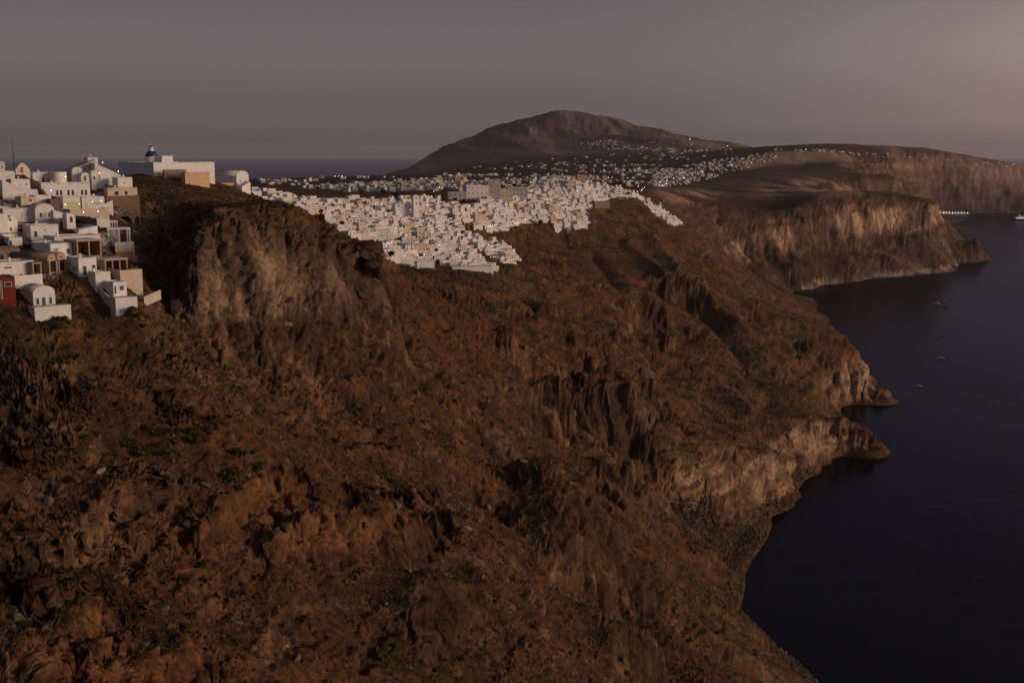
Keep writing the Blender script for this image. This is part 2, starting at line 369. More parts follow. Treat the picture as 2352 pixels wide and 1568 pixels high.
y, z, gx, gy, darkS, redS, outS, lowS, steep0, village, q, strat = [f.ravel() for f in newf]
x = (newf[0] * aw[None,:]).ravel()
near = 1 - sstep(1500, 2300, y); far_m = sstep(1900, 2600, y); above = sstep(0, 12, z)
uu, vv = proj(x, y, np.maximum(z, 0))
sl = np.hypot(gx, gy)
steep = sstep(1.0, 1.65, sl) * above * (1 - .7 * village)
steep = np.maximum(steep, outS * sstep(.6, 1.0, sl))
steep = np.maximum(steep, np.maximum(lowS * sstep(.5, .9, sl) * above, far_m * sstep(.7, 1.2, sl) * above))
# displacement along the normal on rock faces (columns, blocks)
nl = np.sqrt(1 + sl**2)
nx, ny = -gx / nl, -gy / nl
nh = np.hypot(nx, ny) + 1e-6
sc_ = np.clip(y / 480, .85, 4.0)
rock = fbm3(x / (10 * sc_), y / (10 * sc_), z / (24 * sc_), 2, 81)
iso = fbm3(x / (4 * sc_), y / (4 * sc_), z / (5 * sc_), 3, 85, .5)
cleft = 1 - np.abs(fbm3(x / (17 * sc_), y / (17 * sc_), z / (70 * sc_), 2, 89)) * 5.0      # deep vertical clefts
cleft = np.maximum(0, cleft) * sstep(-.25, .25, fbm2(x / 40, y / 40, 2, 95))
block = np.zeros(len(x)); bid = np.full(len(x), .5)
near_rock = np.nonzero((steep > .08) & (y < 3300) & (uu > -80) & (uu < 2440))[0]
for cs, am, sd in ((5.2, 2.0, 301), (2.1, .8, 311)):
    k_ = near_rock; f1, f2, ci_ = cells((x[k_] + .9 * iso[k_]) / (cs * sc_[k_]), y[k_] / (cs * sc_[k_]), z[k_] / (1.7 * cs * sc_[k_]), sd)
    block[k_] += am * ((ci_ - .5) * 1.3 - .9 * (1 - sstep(0, .16, f2 - f1)))
    bid[k_] = .5 * bid[k_] + .5 * ci_
disp = steep * (3.0 * rock + 1.5 * iso + block - (2.6 + 2.0 * outS) * (1 - .6 * far_m) * cleft) * np.clip(sc_, .7, 3.0) * (1 - .75 * spots([(40,860,150,110,1)]))
px_ = x + disp * nx; py_ = y + disp * ny
lump = np.maximum(0, fbm2(x / 3.4, y / 3.4, 3, 91, .6) - .14) * 1.7 * near * above * (.25 + steep0) * (1 - .6 * village)
pz_ = z + lump + disp / nl + steep * above * .3 * iso * sc_
pz_ = np.maximum(pz_, -25)
lny = np.log(ys)
def ground(gx_, gy_):
    a = gx_ / gy_
    r = np.interp(math.log(gy_), lny, np.arange(NR)); c = np.interp(a, aw, np.arange(NC))
    r0 = min(int(r), NR - 2); c0 = min(int(c), NC - 2); fr_ = r - r0; fc = c - c0
    return float((GZ[r0,c0]*(1-fc)+GZ[r0,c0+1]*fc)*(1-fr_) + (GZ[r0+1,c0]*(1-fc)+GZ[r0+1,c0+1]*fc)*fr_)
def hit(U, V, d0=120, d1=9500):
    rx, ry, rz = ray(U, V)
    d = d0
    while d < d1:
        if CAM_H + rz * d / ry < ground(rx * d / ry, d):
            lo, hi = d / 1.004, d
            for _ in range(12):
                m = (lo + hi) / 2
                if CAM_H + rz * m / ry < ground(rx * m / ry, m): hi = m
                else: lo = m
            return (rx * hi / ry, hi, ground(rx * hi / ry, hi))
        d *= 1.004
    return None

# ------------------------------------------------------------------ terrain: rock and soil colours (albedo)
def C(r, g, b): return np.array([r, g, b])
def lerp(a, b, t): return a * (1 - t[:,None]) + b * t[:,None]
nA = fbm2(x / 55, y / 55, 4, 101); nB = fbm2(x / 14, y / 14, 4, 111, .6); nC = fbm2(q / 12, x / 80, 3, 121); nD = fbm2(x / 3.2, y / 3.2, 2, 125)
colr = np.repeat(C(.106, .051, .024)[None,:], len(x), 0)
colr = lerp(colr, C(.138, .076, .038), sstep(-.1, .5, nA))
colr = lerp(colr, C(.060, .029, .016), sstep(.0, .4, nC) * .6)
colr = lerp(colr, C(.052, .042, .015), sstep(.08, .42, nB + .4 * nA) * (1 - steep) * .85)           # dry olive scrub soil
colr = lerp(colr, C(.17, .115, .08), sstep(.45, .7, nD + .3 * nC) * .7)                            # loose pale stones
rockc = np.repeat(C(.066, .037, .022)[None,:], len(x), 0)
rockc = lerp(rockc, C(.152, .089, .052), sstep(-.05, .4, fbm3(x / 14, y / 14, z / 40, 4, 131, .6)))
rockc = lerp(rockc, C(.155, .072, .038), np.clip(redS * 1.5, 0, 1))
outc = np.repeat(C(.205, .136, .094)[None,:], len(x), 0)
outc = lerp(outc, C(.088, .057, .042), sstep(.0, .35, fbm3(x / 16, y / 16, z / 34, 4, 135, .6)))
paleO = spots([(575,665,120,95,1),(520,700,70,70,.9),(790,640,45,40,.6)])
outc = lerp(np.repeat(C(.070, .043, .029)[None,:], len(x), 0), outc, np.clip(1.7 * paleO + .5 * fbm3(x / 12, y / 12, z / 20, 4, 139, .6), 0, 1))
rockc = lerp(rockc, outc, np.clip(outS * 1.3, 0, 1))
tuffc = np.repeat(C(.32, .205, .132)[None,:], len(x), 0)
tuffc = lerp(tuffc, C(.15, .085, .058), sstep(-.1, .3, fbm2(z / 3.2 + 1.5 * nA, x / 60 + y / 60, 3, 137)))
pale = np.clip(lowS * 1.6, 0, 1) * (1 - sstep(50, 70, z))
tuffD = far_m * (1 - sstep(3300, 3600, y)) * sstep(80, 98, z + 10 * nA) * (1 - sstep(150, 170, z))
rimE = sstep(4000, 4400, y) * (1 - sstep(6300, 6600, y)) * sstep(205, 232, z + 22 * nA)
butt = sstep(-.12, .22, fbm2(x / 75 + y / 200, y / 160 - x / 260, 4, 141))
quarry = spots([(1880,428,120,16,1),(1790,440,80,10,.8),(1580,447,75,12,.9),(1540,462,50,8,.8)]) * far_m * (1 - sstep(4300, 4500, y))
bt = np.interp(uu, [1670,1720,1800,1850,1950,2050,2150], [562,545,528,508,488,480,474]); bf = np.interp(uu, [1670,1720,1800,1850,1950,2050,2150], [590,602,580,564,547,532,522])
bclf = sstep(.0, .22, np.abs(fbm2((x + .5 * y) / 46, z / 160, 3, 145, .6)) - .06)
bandD = (.15 + .85 * bclf) * sstep(-5, 1, vv - bt) * (1 - sstep(-8, 6, vv - bf + 14 * nA + 9 * nB)) * (uu > 1665) * (uu < 2165) * (y > 2250) * (y < 3200)
et = np.interp(uu, [1680,1780,1900,1960,1985,2100,2352,2450], [372,352,347,362,378,376,390,396])
bandE = sstep(-6, -1, vv - et) * (1 - sstep(20, 36, vv - et + 8 * nA)) * (uu > 1690) * (y > 4000) * (y < 6400) * (1 - .6 * sstep(1950, 1975, uu) * (1 - sstep(2230, 2260, uu)))
tuffD = .25 * tuffD
tuff = np.clip(pale + bandD * (.25 + .75 * butt) + bandE * (.4 + .6 * butt) + tuffD * (.15 + .85 * butt) + rimE * (.35 + .65 * butt), 0, 1)
tuffc = lerp(tuffc, C(.40, .27, .18), np.clip(bandD + .8 * bandE, 0, 1))
band = fbm2(z / 13 + .8 * nA, (x + y) / 700, 3, 147, .6)
rockc = lerp(rockc, C(.20, .130, .088), far_m * sstep(.05, .3, band) * .8)
rockc = lerp(rockc, C(.055, .035, .027), far_m * sstep(.1, .35, -band) * .8)
rockc = lerp(rockc, tuffc, tuff)
rockc = rockc * (.55 + .9 * bid[:,None])
steepc = np.clip(np.maximum(np.maximum(steep * 1.15, .8 * far_m * sstep(.4, .8, sl)), np.maximum(bandD, .85 * bandE)), 0, 1)
colr = lerp(colr, rockc, steepc)
upl = sstep(1900, 2500, y)
colr = lerp(colr, C(.056, .034, .028), upl * (1 - steepc) * .8)
colr = lerp(colr, C(.13, .078, .054), upl * (1 - steepc) * sstep(.1, .45, nA) * .6)
colr = lerp(colr, C(.34, .225, .145), np.clip(quarry * 1.4, 0, 1) * sstep(-.3, .1, fbm2(x / 60, y / 90, 4, 143)))
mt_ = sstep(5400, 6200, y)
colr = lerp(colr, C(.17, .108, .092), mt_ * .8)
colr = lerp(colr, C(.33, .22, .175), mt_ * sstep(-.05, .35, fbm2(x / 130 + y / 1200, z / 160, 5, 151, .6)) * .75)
talus = far_m * (1 - sstep(3300, 3500, y)) * (1 - sstep(60, 85, z)) * sstep(.12, .4, fbm2(q / 30, z / 120, 3, 153))
colr = lerp(colr, C(.22, .150, .108), talus * .6)
beach = (y > 2350) & (y < 2950) & (z < 9) & (uu > 1840)
colr = lerp(colr, C(.34, .25, .19), beach * sstep(-.25, .2, nA) * .8)

# whitewashed lanes and terraces of the towns
TOWN = dict(
    near=[(585,440),(640,452),(720,468),(790,464),(860,466),(1000,462),(1050,478),(1075,492),(1015,496),(1060,528),(1085,545),(1120,560),(1150,562),(1190,598),(1172,606),(1142,600),(1075,556),(1062,560),(1100,590),(1132,622),(1060,612),(1000,604),(955,608),(880,590),(862,560),(800,542),(730,498),(640,468)],
    far=[(1050,505),(1070,480),(1120,466),(1190,446),(1230,424),(1290,412),(1350,418),(1440,434),(1480,452),(1400,456),(1362,474),(1335,480),(1352,520),(1280,528),(1262,506),(1200,512),(1140,532),(1100,528),(1075,512)],
    strip=[(1462,450),(1496,456),(1530,470),(1574,510),(1540,516),(1500,488)])
def inpoly(px, py, poly):
    r = np.zeros(len(px), bool); n = len(poly)
    for i in range(n):
        (x1, y1), (x2, y2) = poly[i], poly[(i + 1) % n]
        if y1 == y2: continue
        c = (y1 > py) != (y2 > py)
        r ^= c & (px < (x2 - x1) * (py - y1) / (y2 - y1) + x1)
    return r
uf, vf = proj(x, y, np.maximum(z, 0))
tm = np.zeros(len(x))
for nm_, d0, d1 in (("near", 700, 1500), ("far", 1250, 2000), ("strip", 1700, 2100)):
    sel = np.nonzero((y > d0) & (y < d1))[0]
    ins = inpoly(uf[sel] + 4 * nB[sel], vf[sel] + 3 * nC[sel], TOWN[nm_])
    tm[sel[ins]] = 1
vlane = village * (vv < 640) * (uu < 315 - .12 * np.maximum(0, 560 - vv)) * (y < 505)
colr = lerp(colr, C(.42, .37, .33), vlane * sstep(-.1, .25, nB + .5 * nD) * .8)
colr = lerp(colr, C(.46, .41, .37), tm * sstep(-.35, .05, nD + .4 * nB) * .85)

def mesh_grid(name, rmask):
    idx = np.arange(NR2 * NC).reshape(NR2, NC)
    f = np.stack([idx[:-1,:-1], idx[:-1,1:], idx[1:,1:], idx[1:,:-1]], -1)
    zq = pz_.reshape(NR2, NC)
    mx = np.maximum(np.maximum(zq[:-1,:-1], zq[:-1,1:]), np.maximum(zq[1:,1:], zq[1:,:-1]))
    keep = (mx > -6) & rmask.reshape(NR2, NC)[:-1,:-1]
    f = f[keep]
    used = np.unique(f)
    rem = np.zeros(NR2 * NC, np.int64); rem[used] = np.arange(len(used))
    f = rem[f]
    me = bpy.data.meshes.new(name)
    me.vertices.add(len(used)); me.loops.add(f.size); me.polygons.add(len(f))
    co = np.stack([px_[used], py_[used], pz_[used]], 1)
    me.vertices.foreach_set("co", co.ravel())
    me.loops.foreach_set("vertex_index", f.ravel().astype(np.int32))
    me.polygons.foreach_set("loop_start", np.arange(0, f.size, 4, dtype=np.int32))
    me.polygons.foreach_set("use_smooth", np.ones(len(f), bool))
    me.update(); me.validate()
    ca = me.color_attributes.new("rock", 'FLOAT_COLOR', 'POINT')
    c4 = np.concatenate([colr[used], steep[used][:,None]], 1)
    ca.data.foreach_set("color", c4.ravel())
    o = bpy.data.objects.new(name, me); col.objects.link(o)
    o["kind"] = "structure"
    return o

# ------------------------------------------------------------------ materials
def mat(name, color=(.5,.5,.5), rough=.8, **k):
    m = bpy.data.materials.new(name); m.use_nodes = True
    b = m.node_tree.nodes["Principled BSDF"]
    b.inputs["Base Color"].default_value = (*color, 1); b.inputs["Roughness"].default_value = rough
    b.inputs["Specular IOR Level"].default_value = k.get("spec", .2)
    return m
def nd(m, t, **k):
    n = m.node_tree.nodes.new(t)
    for a, v in k.items(): setattr(n, a, v)
    return n
def terrain_mat():
    m = mat("terrain", rough=.95, spec=.05); L = m.node_tree.links; b = m.node_tree.nodes["Principled BSDF"]
    at = nd(m, "ShaderNodeAttribute", attribute_name="rock")
    tc = nd(m, "ShaderNodeTexCoord")
    n1 = nd(m, "ShaderNodeTexNoise"); n1.inputs["Scale"].default_value = .35; n1.inputs["Detail"].default_value = 8; n1.inputs["Roughness"].default_value = .72
    n2_ = nd(m, "ShaderNodeTexNoise"); n2_.inputs["Scale"].default_value = .08; n2_.inputs["Detail"].default_value = 6
    L.new(tc.outputs["Object"], n1.inputs["Vector"]); L.new(tc.outputs["Object"], n2_.inputs["Vector"])
    mr = nd(m, "ShaderNodeMapRange"); mr.inputs[1].default_value = .32; mr.inputs[2].default_value = .68; mr.inputs[3].default_value = .38; mr.inputs[4].default_value = 1.75
    L.new(n1.outputs["Fac"], mr.inputs[0])
    mx = nd(m, "ShaderNodeMix", data_type='RGBA', blend_type='MULTIPLY'); mx.inputs[0].default_value = 1
    L.new(at.outputs["Color"], mx.inputs[6]); L.new(mr.outputs[0], mx.inputs[7])
    mr2 = nd(m, "ShaderNodeMapRange"); mr2.inputs[1].default_value = .35; mr2.inputs[2].default_value = .65; mr2.inputs[3].default_value = .75; mr2.inputs[4].default_value = 1.25
    L.new(n2_.outputs["Fac"], mr2.inputs[0])
    mx2 = nd(m, "ShaderNodeMix", data_type='RGBA', blend_type='MULTIPLY'); mx2.inputs[0].default_value = 1
    L.new(mx.outputs[2], mx2.inputs[6]); L.new(mr2.outputs[0], mx2.inputs[7])
    L.new(mx2.outputs[2], b.inputs["Base Color"])
    bp = nd(m, "ShaderNodeBump"); bp.inputs["Strength"].default_value = 1.0; bp.inputs["Distance"].default_value = 1.2
    L.new(n1.outputs["Fac"], bp.inputs["Height"]); L.new(bp.outputs[0], b.inputs["Normal"])
    return m
MT = terrain_mat()
for nm, mk in (("caldera_slope", y < 2200), ("headland_and_plateau", (y >= 2200) & (y < 5600)), ("mountain", y >= 5600)):
    o = mesh_grid(nm, mk); o.data.materials.append(MT)

# ------------------------------------------------------------------ sea
def sea():
    m = bpy.data.materials.new("sea"); m.use_nodes = True; n = m.node_tree.nodes; L = m.node_tree.links; n.clear()
    out = n.new("ShaderNodeOutputMaterial"); mx = n.new("ShaderNodeMixShader"); df = n.new("ShaderNodeBsdfDiffuse"); gl = n.new("ShaderNodeBsdfGlossy"); fr_ = n.new("ShaderNodeFresnel")
    df.inputs[0].default_value = (.0015, .0015, .0022, 1); gl.inputs[0].default_value = (.24, .26, .38, 1); gl.inputs[1].default_value = .16; fr_.inputs[0].default_value = 1.33
    tc = n.new("ShaderNodeTexCoord"); bp = n.new("ShaderNodeBump"); bp.inputs["Strength"].default_value = .7; bp.inputs["Distance"].default_value = .6
    hs = []
    for sc, (sx, sy) in ((.16, (1, .55)), (.03, (.5, 1))):
        mp = n.new("ShaderNodeMapping"); mp.inputs["Scale"].default_value = (sx, sy, 1); L.new(tc.outputs["Object"], mp.inputs[0])
        t = n.new("ShaderNodeTexNoise"); t.inputs["Scale"].default_value = sc; t.inputs["Detail"].default_value = 5; L.new(mp.outputs[0], t.inputs["Vector"]); hs.append(t)
    ad = n.new("ShaderNodeMath"); ad.operation = 'ADD'; L.new(hs[0].outputs["Fac"], ad.inputs[0]); L.new(hs[1].outputs["Fac"], ad.inputs[1])
    L.new(ad.outputs[0], bp.inputs["Height"])
    for q_ in (df, gl, fr_): L.new(bp.outputs[0], q_.inputs["Normal"])
    L.new(fr_.outputs[0], mx.inputs[0]); L.new(df.outputs[0], mx.inputs[1]); L.new(gl.outputs[0], mx.inputs[2]); L.new(mx.outputs[0], out.inputs[0])
    me = bpy.data.meshes.new("sea"); S = 60000.0
    me.from_pydata([(-S,-S,0),(S,-S,0),(S,S,0),(-S,S,0)], [], [(0,1,2,3)])
    me.materials.append(m)
    o = bpy.data.objects.new("sea", me); col.objects.link(o); o["kind"] = "structure"
sea()

# ------------------------------------------------------------------ object helpers
def obj(name, me, m=None, parent=None, loc=None):
    o = bpy.data.objects.new(name, me); col.objects.link(o)
    if m is not None and me is not None and not me.materials: me.materials.append(m)
    if parent is not None: o.parent = parent
    if loc is not None: o.location = loc
    return o
def tag(o, label, cat, group=None):
    o["label"] = label; o["category"] = cat
    if group: o["group"] = group
    return o
def thing(name, label, cat, loc, rz=0, group=None):
    o = bpy.data.objects.new(name, None); o.empty_display_size = .5
    o.location = loc; o.rotation_euler = (0, 0, rz); col.objects.link(o)
    return tag(o, label, cat, group)
class MB:
    def __init__(self): self.v = []; self.f = []
    def poly(self, pts, faces):
        n = len(self.v); self.v += [tuple(p) for p in pts]; self.f += [tuple(i + n for i in f) for f in faces]; return self
    def box(self, x0, x1, y0, y1, z0, z1):
        return self.poly([(x0,y0,z0),(x1,y0,z0),(x1,y1,z0),(x0,y1,z0),(x0,y0,z1),(x1,y0,z1),(x1,y1,z1),(x0,y1,z1)],
                         [(0,3,2,1),(4,5,6,7),(0,1,5,4),(1,2,6,5),(2,3,7,6),(3,0,4,7)])
    def prism(self, prof, axis, a, b):
        """extrude a closed profile (list of 2D points, x/z or y/z) along the other horizontal axis"""
        n = len(prof)
        mk = (lambda p, t: (p[0], t, p[1])) if axis == 'y' else (lambda p, t: (t, p[0], p[1]))
        pts = [mk(p, a) for p in prof] + [mk(p, b) for p in prof]
        fs = [tuple(range(n)), tuple(range(2*n-1, n-1, -1))] + [(i, i + n, (i+1) % n + n, (i+1) % n) for i in range(n)]
        return self.poly(pts, fs)
    def lathe(self, prof, n=16, cx=0, cy=0):
        k = len(prof); base = len(self.v)
        for r, z_ in prof:
            for i in range(n):
                a = 2 * math.pi * i / n; self.v.append((cx + r * math.cos(a), cy + r * math.sin(a), z_))
        for j in range(k - 1):
            for i in range(n):
                self.f.append((base + j*n + i, base + j*n + (i+1) % n, base + (j+1)*n + (i+1) % n, base + (j+1)*n + i))
        self.f.append(tuple(base + (k-1)*n + i for i in range(n)))
        return self
    def mesh(self, name, smooth=False):
        me = bpy.data.meshes.new(name); me.from_pydata(self.v, [], self.f); me.update()
        bm = bmesh.new(); bm.from_mesh(me); bmesh.ops.recalc_face_normals(bm, faces=bm.faces); bm.to_mesh(me); bm.free()
        if smooth: me.polygons.foreach_set("use_smooth", [True] * len(me.polygons))
        return me
def arc(w, rise, n=12, z0=0, cx=0):
    """points of an arch, left to right, of width w and given rise above z0"""
    return [(cx - w/2 * math.cos(math.pi * i / n), z0 + rise * math.sin(math.pi * i / n)) for i in range(n + 1)]

def plaster(name, c, dirt=.25, rough=.9, lo=.86, hi=1.04):
    m = mat(name, c, rough, spec=.15); L = m.node_tree.links; b = m.node_tree.nodes["Principled BSDF"]
    tc = nd(m, "ShaderNodeTexCoord"); oi = nd(m, "ShaderNodeObjectInfo")
    n1 = nd(m, "ShaderNodeTexNoise"); n1.inputs["Scale"].default_value = .6; n1.inputs["Detail"].default_value = 6; n1.inputs["Roughness"].default_value = .65
    mp = nd(m, "ShaderNodeVectorMath", operation='ADD'); L.new(tc.outputs["Object"], mp.inputs[0]); L.new(oi.outputs["Location"], mp.inputs[1]); L.new(mp.outputs[0], n1.inputs["Vector"])
    mr = nd(m, "ShaderNodeMapRange"); mr.inputs[1].default_value = .35; mr.inputs[2].default_value = .75; mr.inputs[3].default_value = 1; mr.inputs[4].default_value = 1 - dirt
    L.new(n1.outputs["Fac"], mr.inputs[0])
    mr2 = nd(m, "ShaderNodeMapRange"); mr2.inputs[3].default_value = lo; mr2.inputs[4].default_value = hi
    L.new(oi.outputs["Random"], mr2.inputs[0])
    mu = nd(m, "ShaderNodeMath", operation='MULTIPLY'); L.new(mr.outputs[0], mu.inputs[0]); L.new(mr2.outputs[0], mu.inputs[1])
    mx = nd(m, "ShaderNodeMix", data_type='RGBA', blend_type='MULTIPLY'); mx.inputs[0].default_value = 1; mx.inputs[6].default_value = (*c, 1)
    L.new(mu.outputs[0], mx.inputs[7]); L.new(mx.outputs[2], b.inputs["Base Color"])
    bp = nd(m, "ShaderNodeBump"); bp.inputs["Strength"].default_value = .4; bp.inputs["Distance"].default_value = .05
    L.new(n1.outputs["Fac"], bp.inputs["Height"]); L.new(bp.outputs[0], b.inputs["Normal"])
    return m
def glowm(name, c, s):
    m = bpy.data.materials.new(name); m.use_nodes = True; n = m.node_tree.nodes; n.clear()
    e = n.new("ShaderNodeEmission"); e.inputs[0].default_value = (*c, 1); e.inputs[1].default_value = s
    o = n.new("ShaderNodeOutputMaterial"); m.node_tree.links.new(e.outputs[0], o.inputs[0]); return m
W = dict(
    white=plaster("white_plaster", (.82, .80, .79)), cream=plaster("cream_plaster", (.66, .54, .42)), beige=plaster("beige_stucco", (.42, .29, .20)),
    grey=plaster("grey_and_shaded_plaster", (.52, .47, .46)), stone=plaster("rubble_stone", (.22, .15, .11), .5), peach=plaster("peach_plaster", (.68, .43, .26)),  # grey is also the painted shade of the hotel stair block and wing
    taupe=plaster("grey_brown_screed", (.24, .17, .135), .3), red=plaster("oxide_red_paint", (.20, .035, .02), .35), roofm=plaster("whitewashed_roof", (.66, .60, .58), .35),
    townw=plaster("town_white_shade_varied", (.78, .74, .72), .3, .9, .74, 1.04),  # per-house tone range puts the town's varied shading into the colour, besides dirt
    orange=plaster("ochre_orange_plaster", (.62, .33, .15)),
    blue=mat("teal_blue_paint", (.018, .075, .115), .5), dome=mat("blue_dome_paint", (.02, .045, .13), .45, spec=.3), dark=mat("dark_glass", (.018, .016, .016), .25, spec=.5),
    wood=mat("brown_timber", (.10, .05, .03), .8), door=mat("ochre_door_paint", (.42, .15, .05), .6), metal=mat("dark_metal", (.04, .035, .035), .5),
    canvas=mat("dark_brown_canvas", (.028, .018, .016), .9), lit=glowm("lit_window", (1, .72, .30), .35), warm=glowm("warm_lamp", (1, .80, .52), 5.0), cool=glowm("cool_lamp", (.85, 1, .95), 2.0),
    pool=mat("pool_water", (.10, .42, .55), .15, spec=.5), leaf=None)

def zpx(zx, zy): return zx / 3.41 * .9408, (320 + zy / 3.41) * .9408
def window(parent, x0, y0, z0, w, h, kind="blue", nm="window"):
    """a window or door on the face y = y0 of its building (outside is -y)"""
    f = MB(); t = .09
    f.box(x0 - w/2 - t, x0 - w/2, y0 - .06, y0 + .02, z0, z0 + h).box(x0 + w/2, x0 + w/2 + t, y0 - .06, y0 + .02, z0, z0 + h).box(x0 - w/2 - t, x0 + w/2 + t, y0 - .06, y0 + .02, z0 + h, z0 + h + t)
    if nm == "window": f.box(x0 - w/2 - t - .05, x0 + w/2 + t + .05, y0 - .12, y0 + .02, z0 - t, z0)
    pane = MB().box(x0 - w/2, x0 + w/2, y0 - .025, y0 + .02, z0, z0 + h)
    if kind in ("blue", "door"):
        for sx in (-.25, .25): pane.box(x0 + sx*w - .16*w, x0 + sx*w + .16*w, y0 - .045, y0 - .02, z0 + .1*h, z0 + .9*h)
    o = obj(nm, pane.mesh(nm), W[kind], parent)
    obj("frame", f.mesh("frame"), W["white"] if kind != "lit" else W["cream"], o)
    return o
def side_window(parent, side, w_half, y, z0, w, h, kind="dark", nm="window"):
    """on the left (-1) or right (+1) end wall"""
    X0 = side * w_half
    a, b = sorted((X0 + side * .03, X0 - side * .02))
    o = obj(nm, MB().box(a, b, y - w/2, y + w/2, z0, z0 + h).mesh(nm), W[kind], parent)
    a2, b2 = sorted((X0 + side * .07, X0 - side * .02)); t = .09
    obj("frame", MB().box(a2, b2, y - w/2 - t, y - w/2, z0, z0 + h).box(a2, b2, y + w/2, y + w/2 + t, z0, z0 + h).box(a2, b2, y - w/2 - t, y + w/2 + t, z0 + h, z0 + h + t).mesh("frame"), W["white"], o)
def wall_mesh(w, dep, h, found, roof, rise):
    m = MB(); x0, x1 = -w/2, w/2
    if roof == 'flat':
        p = .28
        m.box(x0, x1, 0, dep, -found, h - .35)
        m.box(x0, x1, 0, p, h - .35, h).box(x0, x1, dep - p, dep, h - .35, h).box(x0, x0 + p, p, dep - p, h - .35, h).box(x1 - p, x1, p, dep - p, h - .35, h)
    elif roof == 'plain':
        m.box(x0, x1, 0, dep, -found, h)
    elif roof in ('vault', 'facade'):
        m.prism([(x0, -found)] + arc(w, rise, 14, h - rise) + [(x1, -found)], 'y', 0, dep)
    elif roof == 'cross':
        m.prism([(0, -found)] + [(px + dep/2, pz) for px, pz in arc(dep, rise, 14, h - rise)] + [(dep, -found)], 'x', x0, x1)
    elif roof == 'gable':
        m.prism([(x0, -found), (x0, h - rise), (-w*.12, h), (w*.12, h), (x1, h - rise), (x1, -found)], 'y', 0, dep)
    elif roof == 'round':
        k = 10
        pf = [(-w/2, dep)] + [(w/2 * math.sin(-math.pi/2 + math.pi*i/k), dep*.35*(1 - math.cos(-math.pi/2 + math.pi*i/k))) for i in range(k + 1)] + [(w/2, dep)]
        n = len(pf); pts = [(a, b, -found) for a, b in pf] + [(a, b, h) for a, b in pf]
        m.poly(pts, [tuple(range(n)), tuple(range(2*n-1, n-1, -1))] + [(i, i+n, (i+1) % n + n, (i+1) % n) for i in range(n)])
    elif roof == 'slantup':
        m.prism([(x0, -found), (x0, h - rise), (x1, h), (x1, -found)], 'y', 0, dep)
    elif roof == 'slant':       # roof falls towards the right end
        m.prism([(x0, -found), (x0, h), (x1, h - rise), (x1, -found)], 'y', 0, dep)
    return m
def place(zl, zr, zt, zb, d, yaw):
    """facade rectangle seen in the photograph at distance d -> origin, width, height, rotation"""
    U, V = zpx((zl + zr) / 2, zb)
    o = Vector(G(U, V, d))
    yc = math.atan2(o.x, -o.y) if False else math.degrees(math.atan2(-o.x, o.y))
    k = d / FPX * .9408 / 3.41
    return o, (zr - zl) * k / max(.35, math.cos(RAD(yaw - yc))), (zb - zt) * k
NEAR_FOOT = []
def house(name, label, Z, d, yaw, dep=7.0, roof='flat', rise=1.2, mt='white', rmt=None, op=(), sop=(), cat="house", found=None, group=None):
    o, w, h = place(*Z, d, yaw)
    rz = RAD(yaw)
    t = thing(name, label, cat, o, rz, group)
    R = Matrix.Rotation(rz, 3, 'Z')
    if found is None:
        low = min(ground(*(o + R @ Vector((sx * w/2, sy, 0)))[:2]) for sx in (-1, 0, 1) for sy in (0, dep/2, dep))
        found = max(.6, o.z - low + .8)
    wo = obj("wall", wall_mesh(w, dep, h, found, roof, rise).mesh("wall"), W[mt], t)
    if mt in ('white', 'cream', 'grey'):
        bv = wo.modifiers.new("soft_edges", 'BEVEL'); bv.width = .14; bv.segments = 2; bv.limit_method = 'ANGLE'
    if roof == 'flat' and cat == "house" and w > 4.5:
        cx_ = random.uniform(-.3, .3) * w; cy_ = dep * random.uniform(.5, .85)
        c_ = obj("chimney", MB().box(cx_ - .3, cx_ + .3, cy_ - .3, cy_ + .3, h - .32, h + .75).mesh("chimney"), W["white"], t)
        obj("cap", MB().box(cx_ - .4, cx_ + .4, cy_ - .4, cy_ + .4, h + .76, h + .88).mesh("cap"), W["roofm"], c_)
    if roof == 'flat':
        obj("roof", MB().box(-w/2 + .28, w/2 - .28, .28, dep - .28, h - .345, h - .30).mesh("roof"), W[rmt or 'roofm'], t)
    elif roof == 'vault':
        pr = [(a*1.02, b + .05) for a, b in arc(w, rise, 14, h - rise)]; inn = [(a*.99, b - .05) for a, b in arc(w, rise, 14, h - rise)][::-1]
        obj("roof", MB().prism(pr + inn, 'y', .3, dep + .1).mesh("roof", True), W[rmt or 'roofm'], t)
    elif roof == 'cross':
        pr = [(a*1.02 + dep/2, b + .06) for a, b in arc(dep, rise, 14, h - rise)]; inn = [(a*.98 + dep/2, b - .05) for a, b in arc(dep, rise, 14, h - rise)][::-1]
        obj("roof", MB().prism(pr + inn, 'x', -w/2 - .05, w/2 - .3).mesh("roof"), W[rmt or 'roofm'], t)
    for e in op:       # (fraction across, bottom m, width, height, kind, name)
        window(t, -w/2 + e[0] * w, 0, e[1], e[2], e[3], e[4], e[5] if len(e) > 5 else "window")
    for e in sop:      # (side, fraction of depth, bottom, width, height, kind)
        side_window(t, e[0], w/2, e[1] * dep, e[2], e[3], e[4], e[5])
    NEAR_FOOT.append((o.x, o.y, max(w, dep)))
    return t, w, h
